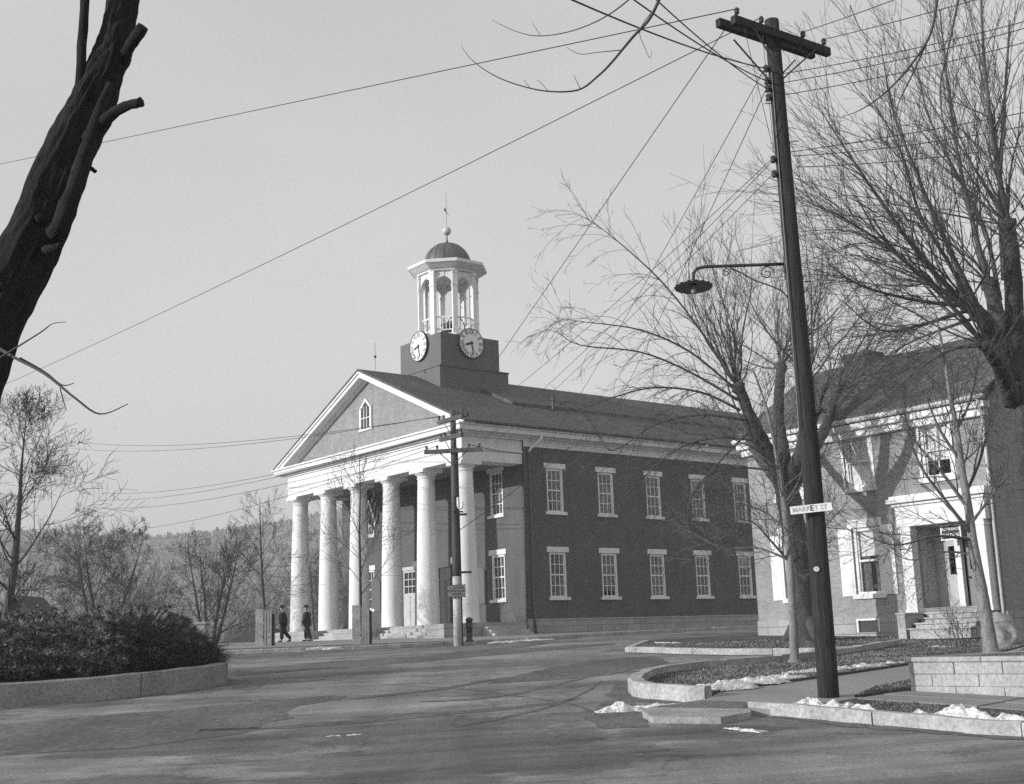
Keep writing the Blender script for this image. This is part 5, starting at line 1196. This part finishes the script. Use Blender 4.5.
# ------------------------------------------------------------------ the small pole by the courthouse
sp = Vector((-2.84, 51.07, h(0, 51.07))); spt = thing('utility_pole', 'slim utility pole with three crossarms and whitewashed foot before the portico', 'utility pole', sp)
mb = MB(); mb.tube([(0, 0, 2.75 + i * .1 * (9.45 - 2.75 - sp.z)) for i in range(11)], [.155 - .004 * i for i in range(11)], 12, True, .02); mb.build('shaft', 'polegrey', spt, True)
MB().tube([(0, 0, -.2), (0, 0, 1.4), (0, 0, 2.749)], [.175, .17, .165], 14, True).build('painted_foot', 'polewhite', spt, True)
SA = []
for k, (z, dr_, hl_, off) in enumerate(((9.05, -B, .9, .12), (8.3, -B, .78, .12), (7.72, Vector((1, -.12, 0)).normalized(), 1.2, -.16))):
    c = Vector((0, 0, z - sp.z)); ay = Vector((0, 0, 1)).cross(dr_); m_ = MB(); obox(m_, c + ay * -abs(off), dr_, hl_, .06, .085)
    if k == 0: obox(m_, c + ay * abs(off) + Vector((0, 0, .08)), dr_, hl_, .05, .065)
    m_.build('crossarm', 'polegrey', spt)
    m_ = MB()
    for s in (-1, 1): m_.tube([c + dr_ * s * hl_ * .48 + ay * -abs(off) * 1.45 + Vector((0, 0, -.05)), c + ay * -abs(off) * 1.3 + Vector((0, 0, -.6))], .02, 4)
    m_.build('brace', 'metal', spt); row = []
    for t in (-.92, -.55, .55, .92):
        q = c + dr_ * t * hl_ + ay * -abs(off) + Vector((0, 0, .06)); MB().tube([q, q + Vector((0, 0, .06))], .014, 5).lathe([(.03, .05), (.055, .07), (.05, .12), (.06, .15), (.03, .2)], 8, tuple(q)).build('insulator', 'metal', spt); row.append(sp + q + Vector((0, 0, .18)))
    SA.append(row)
m_ = MB().box(-.02, .34, -.3, -.2, 5.3, 5.36).box(-.02, .04, -.3, -.14, 5.3, 5.98).box(.02, .5, -.3, -.16, 5.18, 5.26); m_.build('bracket', 'metal', spt)
m_ = MB().tube([(.13, -.25, 5.92), (.13, -.25, 5.55), (.2, -.25, 5.44), (.30, -.25, 5.5), (.32, -.25, 5.75)], .05, 8, True); m_.build('horn', 'signwhite', spt, True)
MB().box(.1, .62, -.06, .02, 2.86, 2.95).build('peg', 'metal', spt)
MB().tube([(.19, -.02, .0), (.17, -.02, 4), (.15, -.02, 8)], .03, 6).build('conduit', 'metal', spt)
dsg = thing('direction_sign', 'grey board sign with three lines of lettering on the slim pole', 'sign', sp + Vector((0, -.21, 2.16)))
MB().box(-.36, .36, -.015, .02, -.22, .22).build('board', 'signgrey', dsg); MB().box(-.37, .37, -.02, .03, .221, .25).box(-.37, .37, -.02, .03, -.25, -.221).build('edge', 'metal', dsg)
m_ = MB(); text_geo(m_, '<  ROUTE', .13, lambda x, y, d: (x, -.018 - d, y + .13)); text_geo(m_, 'STATE ROAD', .125, lambda x, y, d: (x, -.018 - d, y + .0)); text_geo(m_, 'SOUTH >', .125, lambda x, y, d: (x + .08, -.018 - d, y - .13)); m_.build('lettering', 'signblack', dsg)
hy = Vector((-2.38, 51.2, h(0, 51.2) + .15)); hd = thing('iron_post', 'short dark iron post at the kerb beside the slim utility pole', 'post', hy)
MB().lathe([(.16, 0), (.16, .06), (.12, .08), (.115, .5), (.14, .52), (.14, .58), (.125, .6), (.125, .82), (.16, .84), (.13, .92), (.03, .97)], 16).build('shaft', 'metal', hd, True); MB().lathe([(.06, 0), (.06, .08)], 8, (.0, -.13, .62)).box(-.14, .14, -.15, -.12, .66, .74).build('cap', 'metal', hd)

# ------------------------------------------------------------------ wires
def wire(p, q, sag, r, label, group=None, name='overhead_wire'):
    m_ = MB(); m_.tube([p.lerp(q, i / 20) - Vector((0, 0, sag * 4 * (i / 20) * (1 - i / 20))) for i in range(21)], r, 4)
    return tag(m_.build(name, 'wire'), label, 'wire', group)
ALONG = 'wires from the main pole across the square'
wire(at(-75, 180, 62), INS[0], .0, .011, 'uppermost wire crossing the sky from the left tree trunk to the crossarm', ALONG)
wire(at(-60, 412, 75), INS[1], .3, .011, 'long straight wire slanting up the middle of the sky past the dome', ALONG)
wire(SA[0][3], INS[0] + Vector((.05, 0, 0)), .0, .011, 'steep wire from the slim pole up to the main crossarm right of the dome', ALONG)
GR = 'service wires sloping from the main pole to the courthouse'
for s, e, lb in ((SP[0], w_ab(1.2, -.2, 9.6), 'upper service wire from the main pole to the courthouse eave corner'), (SP[2], w_ab(4.5, -.6, 10.1), 'second service wire from the main pole to the courthouse eave'),
                 (SP[4], SA[1][3], 'service wire from below the pole insulators to the slim pole middle arm'), (SP[4] + Vector((0, 0, -.05)), SA[2][3], 'service wire from below the pole insulators to the slim pole lower arm'),
                 (SP[5], w_ab(-2.7, .09, 9.3), 'lowest service wire from the main pole to the portico side')):
    wire(s, e, .25, .009, lb, GR)
wire(SA[2][2], w_ab(1.2, -.1, 9.55), .15, .018, 'short wire from the slim pole up to the courthouse corner'); wire(sp + Vector((.15, 0, 4.6)), w_ab(3.0, -.2, 10.), .1, .018, 'short slack wire from the slim pole shaft to the courthouse eave')
GL = 'thick wires leaving the pole overhead to the left'
for k, (x, y) in enumerate(((655, 18), (683, 18), (694, 18))):
    e = at(x, y, 15.5); d = (e - SP[k]); wire(SP[k], SP[k] + d * 2.4, .25, .012, ('lowest', 'middle', 'upper')[k] + ' thick wire leaving the pole overhead towards the top left', GL)
GD = 'thin tie wires between the crossarm and the pole'
wire(INS[0] + Vector((.1, 0, -.3)), SP[4] + Vector((.05, 0, .1)), 0, .006, 'thin tie wire from the crossarm tip down to the pole', GD)
wire(INS[1] + Vector((0, 0, -.3)), SP[4] + Vector((.05, 0, .2)), 0, .006, 'thin tie wire from the crossarm middle down to the pole', GD)
GQ = 'wires running off to the upper right'
for k, (a, b) in enumerate((((781, 74), (1003, 21)), ((781, 83), (1003, 28)), ((783, 95), (1003, 42)), ((790, 152), (992, 116)), ((793, 156), (980, 128)), ((797, 167), (1000, 143)))):
    p = at(a[0], a[1], 22.6); q = at(b[0], b[1], 19.); wire(p, p + (q - p) * 1.5, .12 if k != 3 else .05, .008, ['topmost of the wires at pole insulator height running right', 'second wire at pole insulator height running right', 'third wire at pole insulator height running right', 'upper thick wire crossing the bare whips on the right', 'thin wire close below the thick one on the right', 'lowest wire crossing the bare whips on the right'][k], GQ)
for k, (i, b) in enumerate(((2, (860, 10)), (3, (900, 18)))):
    p = INS[i]; q = at(b[0], b[1], 20.); wire(p, p + (q - p) * 3., .05, .008, ('wire from the inner insulator at the crossarm right end', 'wire from the outer insulator at the crossarm right end')[k], GQ)
GF = 'far wires running left from the slim pole'
for k, (s, e) in enumerate(((SA[0][0], (70, 441)), (SA[0][1], (70, 448)), (SA[1][0], (100, 493)), (SA[1][1], (100, 500)), (SA[2][0], (100, 508)), (SA[2][1], (110, 531)))):
    wire(s, at(*e, 120), .8, .013, ('topmost', 'second', 'third', 'fourth', 'fifth', 'lowest')[k] + ' of the faint far wires left of the portico', GF)

# ------------------------------------------------------------------ the two walking men
def skin_mesh(name, joints, edges, m, parent, sub=2):
    me = bpy.data.meshes.new(name); me.from_pydata([j[0] for j in joints], edges, []); o = bpy.data.objects.new(name, me); COL.objects.link(o)
    md = o.modifiers.new('s', 'SKIN'); sv = me.skin_vertices[0].data
    for i, j in enumerate(joints): sv[i].radius = (j[1], j[2] if len(j) > 2 else j[1]); sv[i].use_root = (i == 0)
    s2 = o.modifiers.new('d', 'SUBSURF'); s2.levels = s2.render_levels = sub
    dg = bpy.context.evaluated_depsgraph_get(); em = bpy.data.meshes.new_from_object(o.evaluated_get(dg)); bpy.data.objects.remove(o)
    em.materials.clear(); em.materials.append(M[m]); em.polygons.foreach_set('use_smooth', [True] * len(em.polygons)); em.name = name
    r = bpy.data.objects.new(name, em); COL.objects.link(r); r.parent = parent; return r
def man(loc, rz, label, ph, cm):
    """stands facing local +X, mid-stride"""
    a, b = (.06, -.36) if ph > 0 else (-.22, .10)     # forward reach of left and right foot
    J = [((0, 0, .92), .13, .11), ((0.01, 0, 1.15), .13, .10), ((0.02, 0, 1.38), .15, .10), ((.03, 0, 1.48), .065), ((.05, 0, 1.56), .065), ((.065, 0, 1.66), .10, .115), ((.05, 0, 1.76), .06),
         ((a * .45, .10, .50), .065), ((a, .10, .09), .045), ((a + .14, .10, .045), .035),
         ((b * .35 + .06, -.10, .50), .065), ((b, -.10, .14 if b < 0 else .09), .045), ((b + .13, -.10, .05), .035),
         ((.0, .20, 1.38), .06), ((-a * .3, .24, 1.12), .045), ((-a * .3 + .12, .23, .90), .035), ((-a * .3 + .15, .22, .84), .032),
         ((.0, -.20, 1.38), .06), ((-b * .3, -.24, 1.12), .045), ((-b * .3 + .12, -.23, .90), .035), ((-b * .3 + .15, -.22, .84), .032)]
    E_ = [(0, 1), (1, 2), (2, 3), (3, 4), (4, 5), (5, 6), (0, 7), (7, 8), (8, 9), (0, 10), (10, 11), (11, 12), (2, 13), (13, 14), (14, 15), (15, 16), (2, 17), (17, 18), (18, 19), (19, 20)]
    root = tag(skin_mesh('person', J, E_, 'skin', None), label, 'person', 'men walking on the pavement'); root.location = loc; root.rotation_euler = (0, 0, rz)
    # hands with fingers, a nose, ears
    hm_ = MB()
    for s, k in ((1, a), (-1, b)):
        hx, hyy = -k * .3 + .155, s * .22
        for f in range(4): hm_.tube([(hx + .012 - .016 * f, hyy, .83), (hx + .02 - .016 * f, hyy, .79), (hx + .012 - .014 * f, hyy - s * .015, .755 + .006 * abs(f - 1))], [.010, .009, .007], 5, True)
        hm_.tube([(hx + .02, hyy, .86), (hx + .045, hyy - s * .012, .825), (hx + .045, hyy - s * .018, .80)], [.012, .010, .008], 5, True)
    hm_.tube([(.135, 0, 1.69), (.165, 0, 1.65), (.14, 0, 1.645)], [.012, .018, .014], 6, True); hm_.tube([(.05, .085, 1.67), (.045, .098, 1.65), (.05, .09, 1.63)], .012, 5, True); hm_.tube([(.05, -.085, 1.67), (.045, -.098, 1.65), (.05, -.09, 1.63)], .012, 5, True); hm_.build('hands_and_features', 'skin', root, True)
    CJ = [((0, 0, .66), .26, .21), ((.0, 0, 1.0), .235, .185), ((.01, 0, 1.2), .245, .18), ((.02, 0, 1.38), .24, .165), ((.03, 0, 1.50), .11), ((-.005, .22, 1.39), .10), ((-a * .3, .26, 1.12), .085), ((-a * .3 + .12, .235, .88), .07), ((-.005, -.22, 1.39), .10), ((-b * .3, -.26, 1.12), .085), ((-b * .3 + .12, -.235, .88), .07)]
    skin_mesh('coat', CJ, [(0, 1), (1, 2), (2, 3), (3, 4), (3, 5), (5, 6), (6, 7), (3, 8), (8, 9), (9, 10)], cm, root)
    TJ = [((0, 0, .90), .15, .12), ((0, .09, .78), .13), ((a * .45, .10, .50), .115), ((a - .01, .10, .10), .09), ((0, -.09, .78), .13), ((b * .35 + .06, -.10, .50), .115), ((b - .01, -.10, .14 if b < 0 else .10), .09)]
    skin_mesh('trousers', TJ, [(0, 1), (1, 2), (2, 3), (0, 4), (4, 5), (5, 6)], 'cloth', root)
    skin_mesh('shoe', [((a - .06, .10, .05), .05), ((a + .08, .10, .05), .05, .045), ((a + .19, .10, .035), .04, .03)], [(0, 1), (1, 2)], 'cloth', root, 1); z = .05 if b < 0 else .0
    skin_mesh('shoe', [((b - .06, -.10, .06 + z), .05), ((b + .08, -.10, .05), .05, .045), ((b + .19, -.10, .035), .04, .03)], [(0, 1), (1, 2)], 'cloth', root, 1)
    MB().lathe([(.02, 1.72), (.165, 1.72), (.17, 1.73), (.16, 1.738), (.105, 1.74), (.108, 1.80), (.095, 1.85), (.05, 1.845), (.03, 1.83)], 18, (.05, 0, 0)).build('hat', cm, root, True)
def walk_pt(x, y, Y): p = at(x, y, Y); p.z = h(p.x, p.y) + .155; return p
m1 = walk_pt(283, 645, 64.5); m2 = walk_pt(307, 644, 65.5)
man(m1, R_(176), 'man in dark overcoat and hat walking ahead on the left', 1, 'cloth')
man(m2, R_(172), 'man in dark jacket and hat walking before the leftmost column', -1, 'cloth2')

# ------------------------------------------------------------------ the block retaining wall
wl = thing('retaining_wall', 'low retaining wall of pale concrete blocks with a coping at the lower right', 'wall', w_ab(-20.5, -36.28, 0), ROTZ)
o_ = w_ab(-20.5, -36.28); m_ = MB(); ch_ = .195; zt = -.62
for c in range(3):
    y = 0. ; off = .45 if c % 2 else 0
    while y > -16:
        ln = .92 if not (y == 0 and c % 2) else .46
        m_.box(-.0 + U(-.008, .008), .3, y - ln + .010, y - .003, zt - .21 * (c + 1) + .008, zt - .21 * c - .002); y -= ln
for k in range(5): 
    for c in range(3): m_.box(.304 + .9 * k, .304 + .9 * (k + 1) - .01, -.26, -.012 + U(-.006, .006), zt - .21 * (c + 1) + .008, zt - .21 * c - .002)
m_.box(.02, .29, -16, -.02, -1.75, zt - .2); m_.build('block', 'block', wl, False, .012)
m_ = MB(); y = .03
while y > -16: m_.box(-.04, .34, y - 1.5 + .006, y, zt, zt + .09); y -= 1.5
for k in range(3): m_.box(.345 + 1.5 * k, .345 + 1.5 * (k + 1) - .006, -.3, .03, zt, zt + .09)
m_.build('coping', 'block', wl, False, .025)
# pale boulder by the house corner on the right
bp = at(1001, 632, 30.2); bp.z = hl(bp.x, bp.y); bm = bmesh.new(); bmesh.ops.create_icosphere(bm, subdivisions=4, radius=1.)
m_ = MB().add([(v.co.x * .42 * (1 + .25 * noise.noise(v.co * 1.5)), v.co.y * .35 * (1 + .25 * noise.noise(v.co * 1.9)), .32 + v.co.z * .5 * (1 + .25 * noise.noise(v.co * 1.3))) for v in bm.verts], [tuple(v.index for v in f.verts) for f in bm.faces]); bm.free()
b = m_.build('boulder', 'pale', None, True); b.location = bp; tag(b, 'pale rough boulder at the foot of the great tree', 'boulder')

# ------------------------------------------------------------------ old snow
def snow(pxx, pyy, fn, dz, lx, ly, ht, rz, label):
    c = gnd(pxx, pyy, fn, dz); bm = bmesh.new(); n = 40; m_ = MB(); seed = pxx * .37
    rings = 12; vs = []; ca, sa = math.cos(rz), math.sin(rz)
    for j in range(rings + 1):
        f = j / rings
        for i in range(n):
            t = 2 * math.pi * i / n; k = f * (1 + .38 * noise.noise(Vector((math.cos(t) * 1.6, math.sin(t) * 1.6, seed))) + .3 * noise.noise(Vector((math.cos(t) * 4, math.sin(t) * 4, seed))) + .2 * noise.noise(Vector((math.cos(t) * 11, math.sin(t) * 11, seed))))
            x, y = lx * k * math.cos(t), ly * k * math.sin(t); X, Y_ = c.x + x * ca - y * sa, c.y + x * sa + y * ca
            z = (1 - f ** 1.6) * ht * .72 * (1 + .9 * noise.noise(Vector((X * 3.5, Y_ * 3.5, seed))) + .7 * noise.noise(Vector((X * 9, Y_ * 9, seed)))) - .015 + .03 * noise.noise(Vector((X * 14, Y_ * 14, seed))) - (.03 if j == rings else 0)
            vs.append((X - c.x, Y_ - c.y, fn(X, Y_) + dz + z - c.z))
    bm.free(); m_.add(vs, [(j * n + i, j * n + (i + 1) % n, (j + 1) * n + (i + 1) % n, (j + 1) * n + i) for j in range(rings) for i in range(n)])
    o = m_.build('snow_patch', 'snow', None, True); o.location = c; return tag(o, label, 'snow', 'patches of old snow')
rA = math.atan2(A.y, A.x); rB = math.atan2(-B.y, -B.x)
snow(722, 687, hl, .02, .75, .30, .13, rA - .35, 'snow strip on the lower lawn nearest the corner kerb')
snow(748, 682, hl, .02, .85, .30, .13, rA - .35, 'snow strip on the lower lawn right of the corner one')
snow(778, 678, hl, .02, .6, .22, .10, rA - .35, 'snow strip on the lower lawn by the young tree')
snow(815, 671, hl, .02, .8, .18, .08, rA - .3, 'thin snow strip on the lawn behind the utility pole')
snow(856, 667, hl, .02, .9, .18, .08, rA - .3, 'thin snow strip on the lawn right of the utility pole')
snow(890, 663.5, hl, 0, .8, .13, .06, rA - .3, 'thin snow strip on the lawn near the block wall corner')
snow(846, 711, hn, .1, .62, .28, .20, rB, 'heaped snow at the foot of the utility pole')
snow(807, 707, hn, .1, .42, .22, .16, rB, 'small snow heap left of the utility pole foot')
snow(880, 714, hn, .1, .45, .14, .06, rB, 'thin snow trail on the verge right of the pole foot')
snow(958, 721, hn, .1, .75, .3, .26, rB, 'heaped snow on the verge under the block wall')
snow(1002, 725, hn, .1, .7, .26, .16, rB, 'snow lying on the verge at the right edge')
snow(912, 718, hn, .11, .3, .14, .08, rB, 'little snow patch on the verge between two heaps')
snow(622, 711, hn, 0, .55, .28, .14, .1, 'dirty snow heap in the gutter left of the corner kerb')
snow(668, 707, hn, 0, .8, .18, .07, -.25, 'thin snow along the foot of the corner kerb')
snow(742, 730, hn, 0, .5, .12, .05, rB, 'snow in the gutter before the roadside kerb')
snow(340, 736, hn, 0, .4, .06, .03, .1, 'thin broken snow on the road at the bottom edge')
snow(940, 647, hl, 0, .55, .14, .06, rB, 'snow on the raised lawn behind the block wall'); snow(996, 641, hl, 0, .35, .12, .06, rB, 'snow on the raised lawn beside the young tree')
snow(668, 643, hl, 0, 1.0, .14, .05, rB, 'snow line along the house lawn edge by the side street')
snow(535, 639.5, hn, .15, .9, .18, .07, .3, 'snow along the pavement edge at the courthouse corner'); snow(505, 641.5, hn, .15, .6, .16, .06, .3, 'snow by the pavement steps near the iron post')
snow(317, 648, hn, .15, .35, .16, .08, .1, 'snow lump on the kerb before the walking men'); snow(333, 648, hn, .15, .35, .16, .08, .1, 'snow lump on the kerb right of the walking men')

# ------------------------------------------------------------------ small things behind the island
sp_ = at(198, 648, 45.); sp_.z = h(sp_.x, sp_.y); pr = thing('stone_pier', 'pale square stone pier standing behind the evergreen bushes', 'pier', sp_)
MB().box(-.3, .3, -.25, .25, -.1, 1.2).build('shaft', 'pale', pr, False, .02); MB().box(-.34, .34, -.29, .29, 1.201, 1.3).build('cap', 'pale', pr, False, .02)
mdp = at(246, 643, 92); mdp.z = h(mdp.x, mdp.y); m_ = MB()
m_.prism([(-3.2, 0, -.2), (1.9, 0, -.2), (1.9, 0, 1.05), (1.0, 0, 1.1)], (0, 5, 0)); b = m_.build('earth_ramp', 'soil'); b.location = mdp; tag(b, 'dark sloping earth ramp left of the portico', 'ramp')
sh_ = at(20, 640, 58); sh_.z = h(sh_.x, sh_.y); sd_ = thing('shed', 'dark steep roofed shed behind the bushes at the left edge', 'shed', sh_)
MB().prism([(-2.0, 0, -.1), (1.5, 0, -.1), (1.5, 0, .75), (-.25, 0, 2.6), (-2.0, 0, .75)], (0, 3, 0)).build('wall', 'shed', sd_)
for s in (-1, 1): MB().prism([(-.25, -.2, 2.66), (-.25 + s * 2.0, -.2, .56), (-.25 + s * 2.0, -.2, .66), (-.25, -.2, 2.78)], (0, 3.4, 0)).build('roof', 'shed', sd_)
MB().box(-.6, .2, -.03, .0, -.1, 1.5).build('door', 'tower', sd_)
cp = at(78, 640, 56); cp.z = h(cp.x, cp.y); cr_ = thing('parked_car', 'pale rounded parked car mostly hidden behind the evergreen bushes', 'car', cp, R_(10))
def loft(mb, secs):
    n = len(secs[0]); mb.add([p for s in secs for p in s], [(i * n + j, i * n + (j + 1) % n, (i + 1) * n + (j + 1) % n, (i + 1) * n + j) for i in range(len(secs) - 1) for j in range(n)] + [tuple(range(n))[::-1], tuple((len(secs) - 1) * n + j for j in range(n))])
def csec(x, hw, z0, z1, n=16): return [(x, hw * (abs(math.cos(t)) ** .55) * (1 if math.cos(t) > 0 else -1), (z0 + z1) / 2 + (z1 - z0) / 2 * (abs(math.sin(t)) ** .7) * (1 if math.sin(t) > 0 else -1)) for t in [2 * math.pi * i / n for i in range(n)]]
b = MB(); loft(b, [csec(-2.2, .5, .4, .7), csec(-2.0, .72, .32, .95), csec(-1.2, .85, .3, 1.05), csec(.5, .86, .3, 1.05), csec(1.4, .7, .32, 1.02), csec(2.1, .5, .35, .9), csec(2.2, .35, .4, .75)]); b = b.build('body', 'car', cr_, True)
g = MB(); loft(g, [csec(-1.7, .3, .8, 1.0), csec(-1.3, .62, .8, 1.45), csec(-.6, .68, .8, 1.62), csec(.1, .68, .8, 1.60), csec(.6, .60, .8, 1.35), csec(.85, .5, .8, 1.0)]); g.build('cabin', 'car', cr_, True)
g = MB()
for s in (-1, 1): g.box(-1.0, -.4, s * .66 - .02, s * .66 + .02, 1.12, 1.45); g.box(-.3, .35, s * .66 - .02, s * .66 + .02, 1.12, 1.45)
g.build('window', 'signblack', cr_)
for sx_ in (-1.35, 1.4):
    for sy in (-.72, .72):
        wv = MB(); n = 20; vs = []
        for d, r in ((-.09, .30), (-.07, .34), (.07, .34), (.09, .30)): vs += [(sx_ + r * math.cos(2 * math.pi * i / n), sy + d, .34 + r * math.sin(2 * math.pi * i / n)) for i in range(n)]
        wv.add(vs, [(k * n + i, k * n + (i + 1) % n, (k + 1) * n + (i + 1) % n, (k + 1) * n + i) for k in range(3) for i in range(n)] + [tuple(range(n)), tuple(range(3 * n, 4 * n))]); wv.build('wheel', 'tyre', cr_)
for sy in (-.5, .5): MB().lathe([(.02, 0), (.11, .02), (.12, .1), (.05, .25)], 12, (1.85, sy, .85)).build('headlight', 'signwhite', cr_, True)
